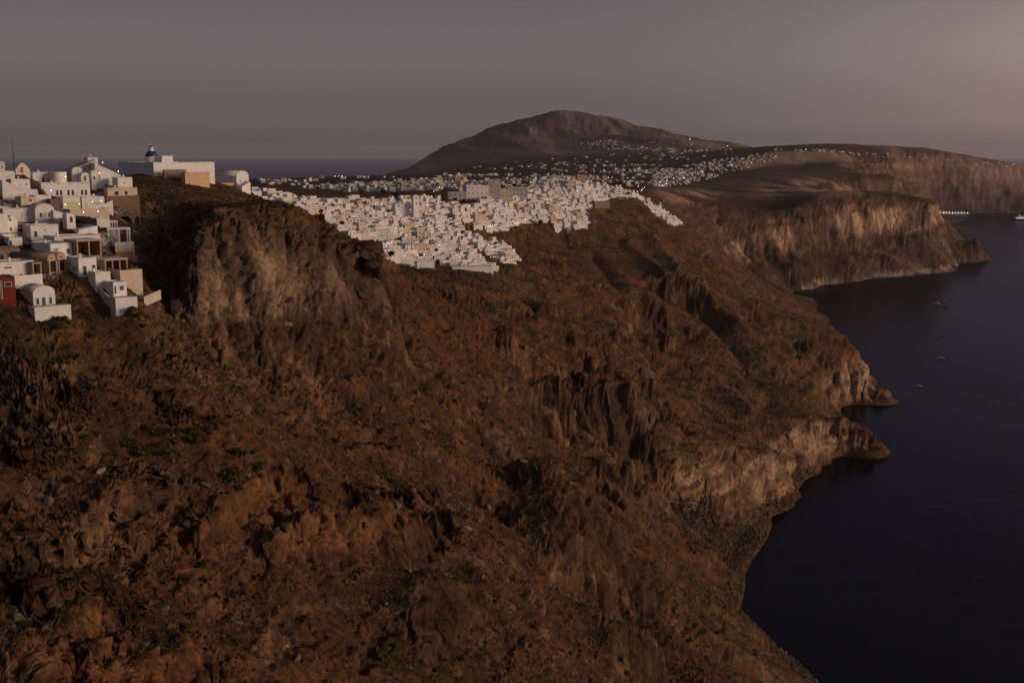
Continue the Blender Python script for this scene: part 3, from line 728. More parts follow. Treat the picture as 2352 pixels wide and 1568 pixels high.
def terrace(label, Z, d, yaw, dep, mt='white', para=.9, found=None):
    """paved terrace with a low parapet; its top is the paving"""
    o, w, h = place(*Z, d, yaw)
    t = thing("terrace", label, "terrace", o, RAD(yaw))
    R = Matrix.Rotation(RAD(yaw), 3, 'Z')
    low = min(ground(*(o + R @ Vector((sx * w/2, sy, 0)))[:2]) for sx in (-1, 0, 1) for sy in (0, dep/2, dep))
    fd = max(.6, o.z - low + .8)
    obj("base", MB().box(-w/2, w/2, 0, dep, -fd, h).mesh("base"), W[mt], t)
    obj("paving", MB().box(-w/2 + .2, w/2 - .2, .2, dep - .02, h + .004, h + .03).mesh("paving"), W["roofm"], t)
    obj("parapet", MB().box(-w/2, w/2, 0, .2, h + .002, h + para).box(-w/2, -w/2 + .2, .2, dep, h + .002, h + para).box(w/2 - .2, w/2, .2, dep, h + .002, h + para).mesh("parapet"), W[mt], t)
    return t, w, h
def loggia(name, label, Z, d, yaw, dep, bays, mt='beige', roofm='roofm', pw=.4, slab=.45, found=None, back=True, cat="loggia"):
    """open frame: posts and beam in front, back wall, flat roof"""
    o, w, h = place(*Z, d, yaw)
    t = thing(name, label, cat, o, RAD(yaw))
    R = Matrix.Rotation(RAD(yaw), 3, 'Z')
    low = min(ground(*(o + R @ Vector((sx * w/2, sy, 0)))[:2]) for sx in (-1, 0, 1) for sy in (0, dep/2, dep))
    fd = max(.6, o.z - low + .8)
    obj("base", MB().box(-w/2, w/2, 0, dep, -fd, 0).mesh("base"), W[mt], t)
    for i in range(bays + 1):
        xx = -w/2 + pw/2 + (w - pw) * i / bays
        obj("post", MB().box(xx - pw/2, xx + pw/2, .003, pw, 0, h - slab).mesh("post"), W[mt], t)
        if not back: obj("post", MB().box(xx - pw/2, xx + pw/2, dep - pw, dep - .003, 0, h - slab).mesh("post"), W[mt], t)
    obj("roof_slab", MB().box(-w/2 - .1, w/2 + .1, -.1, dep, h - slab, h).mesh("roof_slab"), W[roofm], t)
    obj("beam", MB().box(-w/2 - .12, w/2 + .12, -.14, .25, h - slab - .12, h - .1).mesh("beam"), W[mt], t)
    if back:
        obj("back_wall", MB().box(-w/2, w/2, dep - .3, dep - .004, 0, h - slab).box(-w/2, -w/2 + .25, pw, dep - .3, 0, h - slab).box(w/2 - .25, w/2, pw, dep - .3, 0, h - slab).mesh("back_wall"), W[mt], t)
        for i in range(bays):
            xx = -w/2 + pw/2 + (w - pw) * (i + .5) / bays
            obj("doorway", MB().box(xx - .5, xx + .5, dep - .34, dep - .305, 0, min(2.2, h - slab - .2)).mesh("doorway"), W["dark"], t)
    return t, w, h
LAMP_POST = MB().lathe([(.05, 0), (.04, 2.6)], 6).mesh("post")
def lamp_globe(r): return MB().lathe([(.01, 2.6 - r*.2), (r*.8, 2.6 + r*.3), (r, 2.6 + r), (r*.7, 2.6 + r*1.7), (.02, 2.6 + r*2)], 8).mesh("globe", True)
LAMP_MESH = {}
def lamp(x_, y_, z_, r, kind, label, group):
    key = (round(r, 2), kind)
    if key not in LAMP_MESH:
        me = lamp_globe(r); me.materials.append(W[kind]); LAMP_MESH[key] = me
    t = thing("street_lamp", label, "lamp", (x_, y_, z_), 0, group)
    obj("post", LAMP_POST, W["metal"], t); obj("globe", LAMP_MESH[key], None, t)
    return t

# ------------------------------------------------------------------ the near village
D_, B_ = "dark", "blue"
def Hs(*a, **k): return house(*a, **k)
def dr(f, kind="blue", w=.95, h=2.2): return (f, 0.02, w, h, kind, "door")
def wi(f, z_, w=.9, h=1.1, kind="dark"): return (f, z_, w, h, kind)
house("chapel", "white barrel vaulted house with blue door between two blue windows, above scrub slope", (285,460,1288,1455), 312, 42, 9, 'vault', 1.7,
      op=[dr(.47, h=2.3), wi(.2, .5, .75, 1.7, B_), wi(.78, .5, .75, 1.7, B_)])
terrace("white walled terrace in front of the house with blue door and two blue windows", (300,585,1462,1508), 307, 42, 4.6, para=.22)
house("red_house", "dark red painted house with pale stripe below the white terraces", (-90,125,1215,1395), 304, 34, 7, 'flat', mt='red', rmt='taupe', op=[wi(.75, 3.2, 1.6, 1.0, D_), wi(.5, .1, .25, 4.5, "canvas")])
house("house", "long white house with brown arched niche above the dark red house", (-70,280,1085,1262), 328, 45, 8, 'flat', op=[wi(.42, 4.1, 2.0, .45, "wood"), wi(.9, 1.4, 1.0, 1.4, D_), wi(.3, 1.3, 1.1, 1.3, D_), dr(.7, D_)])
terrace("white terrace with seats below the long white house with arched niche", (110,350,1225,1292), 322, 45, 4)
loggia("loggia", "narrow beige loggia joined to the long white house with arched niche", (278,348,1090,1212), 331, 52, 6, 1, 'beige', 'taupe')
for i, (Z_, d_) in enumerate((((405,468,1018,1180), 340), ((482,548,1005,1168), 345))):
    t, w, h = house("vaulted_house", ["unfinished beige house with grey brown barrel vault, beside its taller twin", "unfinished beige house with grey brown barrel vault, next to the house with blue door"][i], Z_, d_, 66, 15, 'vault', 1.3, 'beige', 'taupe',
          op=[(.5, .2, 2.2, 3.3, D_, "doorway"), (.5, 4.0, 1.5, .5, "wood")])
    for sx in (-1, 1): obj("pillar", MB().box(sx*w*.44 - .25, sx*w*.44 + .25, -.5, -.06, -1.5, h*.62).mesh("pillar"), W["beige"], t)
house("vaulted_house", "tan vaulted stone house with sloping grey brown roof left of the unfinished vaults", (-40,170,965,1080), 350, 48, 9, 'cross', 2.4, 'beige', 'taupe', op=[wi(.3, .2, 1.2, 2.2, D_)])
house("house", "white house with dark blue door and blue side window over a long sloping wall", (662,806,1052,1195), 345, 42, 9, 'flat', op=[dr(.33, h=2.6, w=1.1), wi(.83, 1.3, 1.0, 1.4, B_)], sop=[(-1, .35, 1.2, 1.2, .9, B_)])
house("house", "plain white windowless block in front of the white house with dark blue door", (800,922,1168,1278), 340, 42, 5, 'flat')
house("house", "small white house with blue shuttered window and slim doorway above a round terrace", (948,1056,1252,1352), 337, 42, 6, 'flat', op=[wi(.62, 1.0, 1.2, 1.2, B_), dr(.15, D_, .5)])
terrace("white terrace with tables at the foot of the small house with slim doorway", (968,1142,1392,1452), 332, 36, 5.5, para=.3)
loggia("loggia", "low beige loggia with three bays and flat screed roof beside the blue door house", (880,1062,1060,1172), 353, 48, 7, 3, 'beige', 'roofm')
terrace("beige block terrace below the three bay loggia", (1010,1186,1178,1292), 348, 40, 8, 'cream')
loggia("loggia", "tall beige concrete frame with two open bays and dark interior", (650,842,902,1038), 362, 48, 8, 2, 'beige', 'roofm')
house("house", "broad flat white roofed house behind the tall beige concrete frame", (470,832,870,965), 374, 42, 9, 'flat')
house("house", "white house with slit window and one tall blue window, bare wall on its side", (430,602,932,1058), 358, 46, 13, 'flat', op=[wi(.25, 2.4, 1.3, .6, D_), wi(.8, 1.2, 1.0, 1.6, B_)], sop=[(-1, .2, 1.0, .9, .9, B_)])
house("house", "white cubic house with paired blue shutters and curved corner wall", (268,486,778,918), 382, 40, 8, 'flat', op=[wi(.18, 1.5, 1.0, 1.9, B_), wi(.5, 3.4, .4, .5, "red")])
house("house", "narrow white gabled house with two small dark windows, one above the other", (72,150,705,868), 380, 52, 8, 'gable', 1.4, op=[wi(.3, 4.6, .6, .9, "wood"), wi(.3, 1.4, .6, 1.2, "wood")])
house("house", "low white house with blank wall left of the narrow gabled house", (-90,66,690,852), 374, 40, 8, 'flat')
house("house", "small white shed with blue door under the timber pergola", (82,185,882,952), 362, 40, 5, 'flat', op=[dr(.1, B_, .9, 1.6)])
def pergola(label, Z, d, yaw, dep, n):
    o, w, h = place(*Z, d, yaw); t = thing("pergola", label, "pergola", o, RAD(yaw))
    for sx in (-1, 1):
        for yy in (0, dep): obj("post", MB().box(sx*w/2 - .08, sx*w/2 + .08, yy - .08, yy + .08, -2.5, h).mesh("post"), W["wood"], t)
    for i in range(n): obj("beam", MB().box(-w/2 - .3, w/2 + .3, dep*i/(n-1) - .06, dep*i/(n-1) + .06, h + .002, h + .15).mesh("beam"), W["wood"], t)
pergola("brown timber pergola of thin poles at the edge of the upper white houses", (-20,195,856,945), 364, 30, 3.2, 5)
house("house", "white house with tall round vault front, cream panel between blue shutters", (302,452,606,758), 402, 38, 8, 'vault', 2.3, op=[wi(.30, 1.7, .75, 1.5, B_), wi(.72, 1.7, .75, 1.5, B_), wi(.51, 1.7, 1.2, 1.7, "cream")])
house("house", "long white house with three small windows joined to the round vault front", (40,306,642,748), 400, 38, 8, 'flat', op=[wi(.55, 1.4, .6, 1.3, "grey"), wi(.72, 1.6, .6, 1.2, "grey"), wi(.9, 1.7, .7, 1.2, "grey")])
house("house", "white house with sloped mauve roof behind the narrow gabled house", (-80,118,612,722), 410, 38, 8, 'slant', 1.2)
house("house", "small cream house with brown doorway right of the round vault front", (465,552,728,806), 399, 40, 6, 'flat', mt='cream', op=[dr(.5, "wood")])
house("house", "white slab sided stair tower with dark doorway beside the small cream house", (560,622,686,802), 397, 40, 4, 'flat', op=[(.6, 1.6, .9, 2.0, D_, "doorway")])
house("house", "white wedge shaped wall house sloping down towards the stair tower", (452,622,655,730), 405, 38, 6, 'slant', 2.2)
house("retaining_wall", "brown rubble retaining wall between white houses", (425,496,566,660), 428, 40, 4, 'plain', mt='stone', cat="wall")
house("house", "low white house with sloping roof edge above the grassy roof mound", (660,812,790,862), 392, 40, 5, 'slantup', 1.2)
terrace("cream lit terrace wall with two lamps beneath the house with glowing window", (600,905,668,748), 424, 40, 7, 'cream')
house("house", "white parapet block between the lit terrace and the white pergolas", (808,912,722,786), 420, 40, 4, 'flat')
house("house", "white house front with broad glowing yellow window", (533,692,546,648), 442, 38, 8, 'flat', op=[(.52, .35, 4.6, 2.1, "lit", "window")])
house("house", "white house with dark slot window and narrow lit door beside the glowing window house", (690,868,546,640), 446, 38, 8, 'flat', op=[dr(.2, "lit", .8), wi(.66, 1.3, 2.0, .8, "grey")])
house("house", "long white house with a row of dark windows under three small vents", (362,742,432,546), 458, 36, 9, 'flat', op=[(f, .5, .8, 2.0, "dark", "window") for f in (.32, .40, .55, .64, .83, .91)] + [wi(f, 4.7, .45, .4, "metal") for f in (.35, .58, .84)])
house("house", "white house with two brown doors and stepped parapet on the ridge", (285,470,345,432), 478, 36, 7, 'flat', op=[dr(.42, "wood"), dr(.65, "grey")])
house("house", "round fronted white house with broad apse on the ridge", (448,566,342,416), 476, 36, 7, 'round')
house("house", "white gable house with ochre orange door beside the mast", (132,246,268,348), 472, 34, 7, 'gable', 2.6, op=[dr(.45, "door", 1.1)])
house("house", "white house with tiny vent window left of the mast", (-80,40,256,348), 470, 34, 7, 'flat', op=[wi(.8, 2.0, .5, .5)])
house("house", "low white terraced house below the mast", (-40,118,335,408), 455, 36, 7, 'flat', mt='white', op=[wi(.7, .8, 1.2, .8, "cream")])
house("house", "tall white wall house with sloping shoulder beside a dark courtyard", (30,142,410,572), 430, 38, 7, 'slant', 2.0)
house("house", "white house with cream panels and several small openings in the steep row", (104,248,402,486), 446, 38, 7, 'flat', op=[wi(.5, 1.5, .6, .8, "grey"), wi(.8, 1.5, .4, .8)])
house("house", "white house with cream balcony band in the steep row", (130,310,486,556), 436, 38, 7, 'flat', op=[wi(.2, 1.0, 1.2, .7, "cream"), wi(.5, 1.0, 1.2, .7, "cream")])
house("house", "cream fronted house with brown shutters above the round vault front", (180,305,546,602), 424, 38, 7, 'flat', mt='cream', op=[wi(.6, .6, .8, 1.0, "wood")])
house("house", "white house with long roof parapet above the rubble retaining wall", (300,424,536,602), 430, 38, 7, 'flat')
house("house", "huge white sloping roof mass rising to the ridge top", (505,800,238,470), 488, 36, 10, 'slantup', 6.5, mt='grey')
house("house", "small white vaulted dormer house on the great sloping roof, upper one", (604,682,300,356), 483, 30, 4, 'vault', 1.3, op=[wi(.6, .9, .4, .5)])
house("house", "small white vaulted dormer house on the great sloping roof, lower one with brown door", (678,742,346,412), 480, 30, 4, 'vault', 1.3, op=[dr(.5, "wood", .8, 1.8)])
house("house", "square white turret house crowning the ridge", (738,816,222,332), 494, 36, 6, 'flat', op=[wi(.3, 6.0, .5, .6, "grey")])
house("house", "white house with steeply falling shoulder wall right of the ridge turret", (800,1002,268,392), 490, 36, 7, 'slant', 5.0)
house("house", "round cornered white house with small brown windows below the falling shoulder wall", (772,905,332,474), 484, 36, 8, 'flat', op=[wi(.15, 3.4, .7, 1.3, "wood"), wi(.45, 3.0, .6, 2.4, "grey"), dr(.8, "wood", .7, 1.6)])
house("house", "plain white house with one tiny window at the edge of the scrub", (985,1102,386,474), 481, 36, 7, 'flat', op=[wi(.45, 1.6, .4, .7, "grey")])
house("house", "cream lit verandah house under the plain house with one tiny window", (905,1140,472,545), 475, 36, 5, 'flat', mt='cream', op=[wi(.3, .6, 1.6, 1.5, "dark"), wi(.62, .6, 1.2, 1.5, "wood"), wi(.85, .5, 1.4, 1.8, "grey")])
terrace("white rimmed terrace on top of a brown rubble retaining wall", (895,1160,552,632), 470, 36, 5, 'stone', .6)
house("house", "white ramp wall descending beside the rubble retaining wall", (812,938,575,645), 452, 30, 1.2, 'slantup', 3.0)
for Z_, d_, lb in (((820,976,748,832), 426, "small white columned pergola over the ravine"), ((908,1086,806,962), 418, "tall white concrete frame with three columns over the ravine")):
    loggia("loggia", lb, Z_, d_, 28, 5, 2 if d_ < 420 else 4, 'white', 'white', .5 if d_ < 420 else .3, .5, back=False)
terrace("white balcony slab at the foot of the tall white frame", (966,1116,945,1003), 412, 30, 5)
house("retaining_wall", "beige stub wall carrying the white balcony slab", (972,1106,1004,1050), 411, 30, 4, 'plain', mt='orange', cat="wall")
def arches():
    o, w, h = place(975, 1168, 690, 795, 456, 30); t = thing("arched_ruin", "brown stone ruin with one wide and one narrow dark arch", "ruin", o, RAD(30))
    pr = [(-w/2, -2), (-w/2, h), (w/2, h), (w/2, -2), (w*.46, -2)] + arc(w*.2, 1.4, 8, h*.5, w*.36)[::-1] + [(w*.26, -2), (w*.14, -2)] + arc(w*.56, 2.0, 10, h*.42, -w*.14)[::-1] + [(-w*.42, -2)]
    obj("wall", MB().prism(pr, 'y', 0, 1.0).mesh("wall"), W["stone"], t)
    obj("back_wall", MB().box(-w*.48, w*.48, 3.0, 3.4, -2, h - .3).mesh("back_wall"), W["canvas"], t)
    obj("roof", MB().box(-w/2 - .05, w/2 + .05, 1.002, 3.5, h - .28, h - .02).mesh("roof"), W["stone"], t)
arches()
def awning():
    pts = [Vector(G(*zpx(a, b), d)) for a, b, d in ((545,655,428),(612,722,416),(800,790,410),(806,745,418),(705,690,428))]
    c = sum(pts, Vector()) / 5
    t = thing("awning", "dark brown canvas awning stretched beside the lit terrace", "awning", (c.x, c.y, c.z - 3))
    top = [p - t.location for p in pts]; bot = [p - Vector((0, 0, .12)) for p in top]
    obj("canopy", MB().poly(top + bot, [(0,1,2,3,4), (9,8,7,6,5)] + [(i, i+5, (i+1) % 5 + 5, (i+1) % 5) for i in range(5)]).mesh("canopy"), W["canvas"], t)
    for p in top: obj("post", MB().box(p.x - .08, p.x + .08, p.y - .08, p.y + .08, p.z - 4.5, p.z - .125).mesh("post"), W["wood"], t)
awning()
def wall_line(name, label, pts, th, up, mt, cat="wall"):
    P3 = [Vector(G(*zpx(a, b), d)) for a, b, d in pts]
    t = thing(name, label, cat, P3[0])
    m = MB()
    for a, b in zip(P3[:-1], P3[1:]):
        a = a - t.location; b = b - t.location; n = Vector((-(b - a).y, (b - a).x, 0)).normalized() * th / 2
        m.poly([a - n - Vector((0,0,2)), a + n - Vector((0,0,2)), b + n - Vector((0,0,2)), b - n - Vector((0,0,2)), a - n + Vector((0,0,up)), a + n + Vector((0,0,up)), b + n + Vector((0,0,up)), b - n + Vector((0,0,up))],
               [(0,3,2,1),(4,5,6,7),(0,1,5,4),(1,2,6,5),(2,3,7,6),(3,0,4,7)])
    obj("wall", m.mesh("wall"), W[mt], t)
wall_line("retaining_wall", "long beige sloping wall running down from the blue door house", [(560,1130,352),(700,1230,345),(840,1340,338),(985,1470,332)], .6, .9, 'cream')
wall_line("retaining_wall", "short beige wall alone in the scrub below the beige block terrace", [(1195,1405,345),(1335,1345,350)], .5, .9, 'cream')
wall_line("stair_wall", "dark stepped stair wall climbing diagonally through the upper white houses", [(190,372,462),(280,440,452),(375,520,446)], .9, .5, 'stone')
# church on the ridge
ch, w_, h_ = house("church", "white walled church compound with blue dome on the ridge", (1300,1785,262,428), 600, 45, 36, 'flat', cat="church", op=[wi(.86, 3.0, .5, .9)])
ci = ch.matrix_basis.inverted()
def dome_at(par, wp, r, lant=True):
    p = ci @ Vector(wp) if par is ch else Vector(wp)
    dm = obj("dome", MB().lathe([(r*1.08, 0), (r*1.08, .9)] and [(r*1.0, .9)] + [(r * math.cos(a), .9 + r*1.02 * math.sin(a)) for a in [math.pi/2*i/9 for i in range(1, 9)]] + [(.15, .9 + r*1.02)], 24).mesh("dome", True), W["dome"], par, p)
    obj("drum", MB().lathe([(r*1.1, -3.0), (r*1.1, .75), (r*1.04, .9)], 24).mesh("drum"), W["white"], dm)
    if lant:
        zt = .9 + r*.88
        lb = MB().lathe([(r*.42, zt), (r*.42, zt + .25), (r*.36, zt + .3), (r*.36, zt + 1.7), (r*.45, zt + 1.75), (r*.45, zt + 2.0)], 10)
        obj("lantern", lb.mesh("lantern"), W["white"], dm)
        obj("lantern_cap", MB().lathe([(r*.42, zt + 2.0), (r*.38, zt + 2.35), (r*.2, zt + 2.65), (.05, zt + 2.75)], 12).mesh("lantern_cap", True), W["dome"], dm)
        obj("cross", MB().box(-.06, .06, -.06, .06, zt + 2.7, zt + 4.0).box(-.35, .35, -.05, .05, zt + 3.4, zt + 3.52).mesh("cross"), W["white"], dm)
dome_at(ch, G(*zpx(1262, 228), 606), 3.1)
for nm_, Z_, d_ in (("parapet_block", (1352,1440,208,262), 604),):
    o_, a_, b_ = place(*Z_, d_, 45); obj(nm_, MB().box(-a_/2, a_/2, 0, 3, -1.0, b_).mesh(nm_), W["white"], ch, ci @ o_)
house("boundary_wall", "grey plastered garden wall below the blue domed church", (1372,1548,322,380), 590, 45, 1.0, 'plain', mt='taupe', cat="wall")
house("boundary_wall", "peach orange garden wall below the white church wall", (1548,1742,344,428), 587, 45, 4.0, 'plain', mt='peach', cat="wall")
house("vaulted_house", "white vaulted house with mauve barrel roof at the end of the ridge", (1972,2072,332,438), 642, 62, 17, 'vault', 3.0, op=[wi(.3, .5, .6, 1.4), wi(.75, .5, .6, 1.4)])
house("house", "small white lean to house at the corner of the mauve barrel roof", (2016,2086,424,500), 633, 50, 5, 'slantup', 2.4)
house("boundary_wall", "peach yard wall with ochre gate under the mauve barrel roof", (1832,2012,432,492), 636, 50, 1.0, 'plain', mt='peach', op=[dr(.95, "door", 1.6, 2.4)], cat="wall")
house("house", "white house with dark tree beside it just behind the outcrop", (2150,2230,545,602), 740, 40, 7, 'flat', op=[wi(.3, 1, .8, 1), wi(.7, 1, .8, 1)])
house("house", "low white house with stepped roof behind the ridge end house", (2092,2180,500,575), 725, 40, 8, 'flat', op=[wi(.6, 1, .8, 1)])
house("house", "white gabled house with lamps behind the outcrop", (2226,2300,552,610), 760, 40, 7, 'gable', 1.6, op=[dr(.5, D_)])
def mast():
    b = Vector(G(*zpx(121, 292), 470)); tp = Vector(G(*zpx(98, 66), 470)); ax = tp - b
    t = thing("radio_mast", "tall thin dark mast beside the gable house with ochre door", "mast", b)
    m = MB()
    for i in range(2):
        r0, r1 = .22, .07
        pts = [(r0 * math.cos(a), r0 * math.sin(a), -3) for a in [math.pi/3*k for k in range(6)]] + [(ax.x + r1 * math.cos(a), ax.y + r1 * math.sin(a), ax.z) for a in [math.pi/3*k for k in range(6)]]
    m.poly(pts, [tuple(range(6)), tuple(range(11, 5, -1))] + [(k, (k+1) % 6, (k+1) % 6 + 6, k + 6) for k in range(6)])
    obj("pole", m.mesh("pole"), W["metal"], t)
    for k in range(3):
        a = 2*math.pi*k/3; e = Vector((1.6*math.cos(a), 1.6*math.sin(a), -2.5)); p = ax * .12; n = Vector((-e.y, e.x, 0)).normalized() * .07
        obj("stay", MB().poly([e - n, e + n, p + n, p - n, e - n + Vector((0,0,.14)), e + n + Vector((0,0,.14)), p + n + Vector((0,0,.14)), p - n + Vector((0,0,.14))], [(0,3,2,1),(4,5,6,7),(0,1,5,4),(1,2,6,5),(2,3,7,6),(3,0,4,7)]).mesh("stay"), W["metal"], t)
mast()
for zx, zy, d_, k_ in ((855,262,487,'warm'),(828,350,478,'warm'),(985,336,480,'warm'),(543,612,436,'warm'),(660,606,437,'warm'),(770,588,440,'warm'),(843,580,440,'warm'),(695,676,420,'warm'),(815,668,420,'warm'),(545,380,468,'warm')):
    p = G(*zpx(zx, zy), d_)
    lamp(p[0], p[1], p[2] - 2.75, .16, k_, "warm globe lamp on a thin post among the near white houses", "lamps of the near village")

# ------------------------------------------------------------------ vectorised ground lookups
def ground_v(gx_, gy_):
    r = np.interp(np.log(gy_), lny, np.arange(NR)); c = np.interp(gx_ / gy_, aw, np.arange(NC))
    r0 = np.minimum(r.astype(int), NR - 2); c0 = np.minimum(c.astype(int), NC - 2); fr_ = r - r0; fc = c - c0
    return (GZ[r0,c0]*(1-fc)+GZ[r0,c0+1]*fc)*(1-fr_) + (GZ[r0+1,c0]*(1-fc)+GZ[r0+1,c0+1]*fc)*fr_
def hit_v(U, V, d0, d1):
    w = CY - V; rx = U - CX; ry = FPX*CP + w*SP; rz = -FPX*SP + w*CP
    ds = np.exp(np.arange(math.log(d0), math.log(d1), .0022)); res = np.full(len(U), np.nan)
    for d in ds:
        un = np.isnan(res)
        if not un.any(): break
        i = np.nonzero(un)[0]
        h = CAM_H + rz[i] * d / ry[i] < ground_v(rx[i] * d / ry[i], np.full(len(i), d))
        res[i[h]] = d
    return rx * res / ry, res
rng = np.random.RandomState(11)
def sample(poly, n, d0, d1, mind):
    P_ = np.array(poly); lo = P_.min(0); hi = P_.max(0)
    U = rng.uniform(lo[0], hi[0], n * 3); V = rng.uniform(lo[1], hi[1], n * 3)
    k = inpoly(U, V, poly); U = U[k][:n]; V = V[k][:n]
    X_, Y_ = hit_v(U, V, d0, d1)
    ok = ~np.isnan(Y_); X_, Y_ = X_[ok], Y_[ok]
    out = []; cell = {}
    for a, b in zip(X_, Y_):
        key = (int(a // mind), int(b // mind)); bad = False
        for i in (-1, 0, 1):
            for j in (-1, 0, 1):
                for p in cell.get((key[0]+i, key[1]+j), ()):
                    if (p[0]-a)**2 + (p[1]-b)**2 < mind*mind: bad = True
        if not bad:
            cell.setdefault(key, []).append((a, b)); out.append((a, b))
    return out

# ------------------------------------------------------------------ town houses
def simple_win(x0, z0, w, h): return MB().box(x0 - w/2, x0 + w/2, -.05, .03, z0, z0 + h)
def variant(w, dep, h, roof, rise, wins, mt, extra=(), terr=3.0):
    parts = [("wall", wall_mesh(w, dep, h, 6, roof, rise).mesh("wall"), W[mt])]
    if roof == 'flat': parts.append(("roof", MB().box(-w/2 + .28, w/2 - .28, .28, dep - .28, h - .345, h - .28).mesh("roof"), W["roofm"]))
    for (f, z_, a, b, nm) in wins: parts.append((nm, simple_win(-w/2 + f*w, z_, a, b).mesh(nm), W["blue"] if nm == "door" and rng.rand() < .5 else W["dark"]))
    if terr: parts.append(("terrace", MB().box(-w/2 - 1.2, w/2 + 1.2, -terr, -.004, -6, -.1).box(-w/2 - 1.2, w/2 + 1.2, -terr, -terr + .2, -.098, .75).mesh("terrace"), W["townw" if mt != 'cream' else 'cream']))
    for e in extra: parts.append(e)
    return parts
dm_ = MB().lathe([(2.0, 3.4), (2.0, 3.9)] + [(2.0 * math.cos(a), 3.9 + 1.9 * math.sin(a)) for a in [math.pi/2*i/6 for i in range(1, 6)]] + [(.1, 5.8)], 14, 0, 3).mesh("dome", True)
VAR = [
 (variant(6.2, 6, 3.5, 'flat', 0, [(.3, 0, .9, 2.1, "door"), (.75, .9, .9, 1.0, "window")], 'townw'), "small white cube house with single window in the terraced town", 0),
 (variant(5.2, 8, 4.2, 'vault', 1.6, [(.5, 0, .9, 2.1, "door"), (.2, 1, .6, 1.0, "window"), (.8, 1, .6, 1.0, "window")], 'townw'), "narrow white barrel vaulted house with central door in the terraced town", 0),
 (variant(7.4, 7, 6.3, 'flat', 0, [(.2, .9, .8, 1.1, "window"), (.5, 0, .9, 2.1, "door"), (.8, .9, .8, 1.1, "window"), (.2, 4, .8, 1.1, "window"), (.5, 4, .8, 1.1, "window"), (.8, 4, .8, 1.1, "window")], 'townw'), "two storey white house with dark windows in the terraced town", 0),
 (variant(8.4, 5, 4.0, 'cross', 1.5, [(.2, .9, .8, 1.0, "window"), (.5, 0, .9, 2.1, "door"), (.8, .9, .8, 1.0, "window")], 'townw'), "wide white house with lengthwise barrel vault in the terraced town", 0),
 (variant(5.0, 6, 3.6, 'plain', 0, [(.5, 0, .9, 2.1, "door")], 'townw', [("dome", dm_, W["townw"])]), "little white house topped by a white dome in the terraced town", 0),
 (variant(11.5, 6, 3.6, 'flat', 0, [(.12, .9, .9, 1.1, "window"), (.35, .9, .9, 1.1, "window"), (.6, 0, .9, 2.1, "door"), (.85, .9, .9, 1.1, "window")], 'townw'), "long low white house with three windows in the terraced town", 0),
 (variant(6.5, 7, 4.0, 'plain', 0, [(.3, 0, .9, 2.1, "door"), (.7, .9, .9, 1.0, "window")], 'townw', [("upper_storey", wall_mesh(3.6, 4, 6.8, -3.9, 'flat', 0).mesh("upper_storey"), W["townw"])]), "stepped white house with small upper room in the terraced town", 0),
 (variant(8.5, 7, 6.4, 'flat', 0, [(.2, .9, .9, 1.3, "window"), (.5, .9, .9, 1.3, "window"), (.8, .9, .9, 1.3, "window"), (.2, 4, .9, 1.3, "window"), (.5, 4, .9, 1.3, "window"), (.8, 4, .9, 1.3, "window")], 'cream'), "two storey cream house with six windows in the terraced town", 0),
 (variant(7.5, 5, 3.4, 'slant', 1.0, [(.25, 0, .9, 2.1, "door"), (.7, .8, 1.4, 1.0, "window")], 'townw'), "white house with lopsided sloping roof in the terraced town", 0),
 (variant(6.0, 6, 3.5, 'round', 0, [], 'townw'), "white round fronted house in the terraced town", 0),
 (variant(9.5, 8, 3.8, 'flat', 0, [(.15, .9, .9, 1.1, "window"), (.4, 0, 1.6, 2.2, "door"), (.65, .9, .9, 1.1, "window"), (.88, .9, .9, 1.1, "window")], 'grey'), "broad grey plastered flat roofed house in the terraced town", 0),
]
wts = np.array([.2, .13, .12, .12, .04, .12, .1, .06, .06, .03, .02]); wts /= wts.sum()
spots_ = []
for nm_, n_, d0, d1, md in (("near", 9000, 690, 1600, 6.2), ("far", 7000, 1150, 2050, 7.0), ("strip", 1500, 1600, 2100, 7.0)):
    spots_ += [(a, b) for a, b in sample(TOWN[nm_], n_, d0, d1, md) if b > 700]
spots_.sort(key=lambda p: math.hypot(*p))
N_IND = 225
bulk = []
def downhill(a, b):
    e = 6.0
    g1 = (ground(a + e, b) - ground(a - e, b)) / (2*e); g2 = (ground(a, b + e) - ground(a, b - e)) / (2*e)
    if math.hypot(g1, g2) < .06: return None
    return math.degrees(math.atan2(-g1, g2))
BT = G(956, 478, 1150); PO = G(1108, 606, 1000)
def zone(a, b):
    U, V = proj(a, b, ground(a, b))
    if math.hypot(a - BT[0], b - BT[1]) < 70: return "near the slim bell tower"
    if math.hypot(a - PO[0], b - PO[1]) < 45: return "near the blue swimming pool"
    if U > 1085 and V > 550: return "on the spur across the ravine"
    if b < 830 and V < 500: return "on the rim behind the outcrop"
    lowest = not inpoly(np.array([U]), np.array([V + 13]), TOWN["near"])[0]
    if lowest: return "in the lowest row above scrub"
    if V < 492: return "in the uppermost town rows"
    if V > 560: return "in the lower town rows"
    return "in the middle town rows"
for i, (a, b) in enumerate(spots_):
    dh = downhill(a, b)
    zn = zone(a, b)
    yw = 32 + random.gauss(0, 6) if dh is None else .6 * 32 + .4 * max(-5, min(85, dh)) + random.gauss(0, 5)
    k = int(rng.choice(len(VAR), p=wts)); zz = ground(a, b) + random.uniform(-.2, .9); s_ = random.uniform(.85, 1.2)
    if i < N_IND:
        t = thing("house", VAR[k][1].replace("in the terraced town", zn), "house", (a, b, zz), RAD(yw), "houses of the terraced town"); t.scale = (s_ * random.uniform(1.0, 1.45), s_, random.uniform(.72, 1.05))
        for nm_, me, mm in VAR[k][0]: obj(nm_, me, mm, t)
    else: bulk.append((a, b, zz, yw, s_, k))
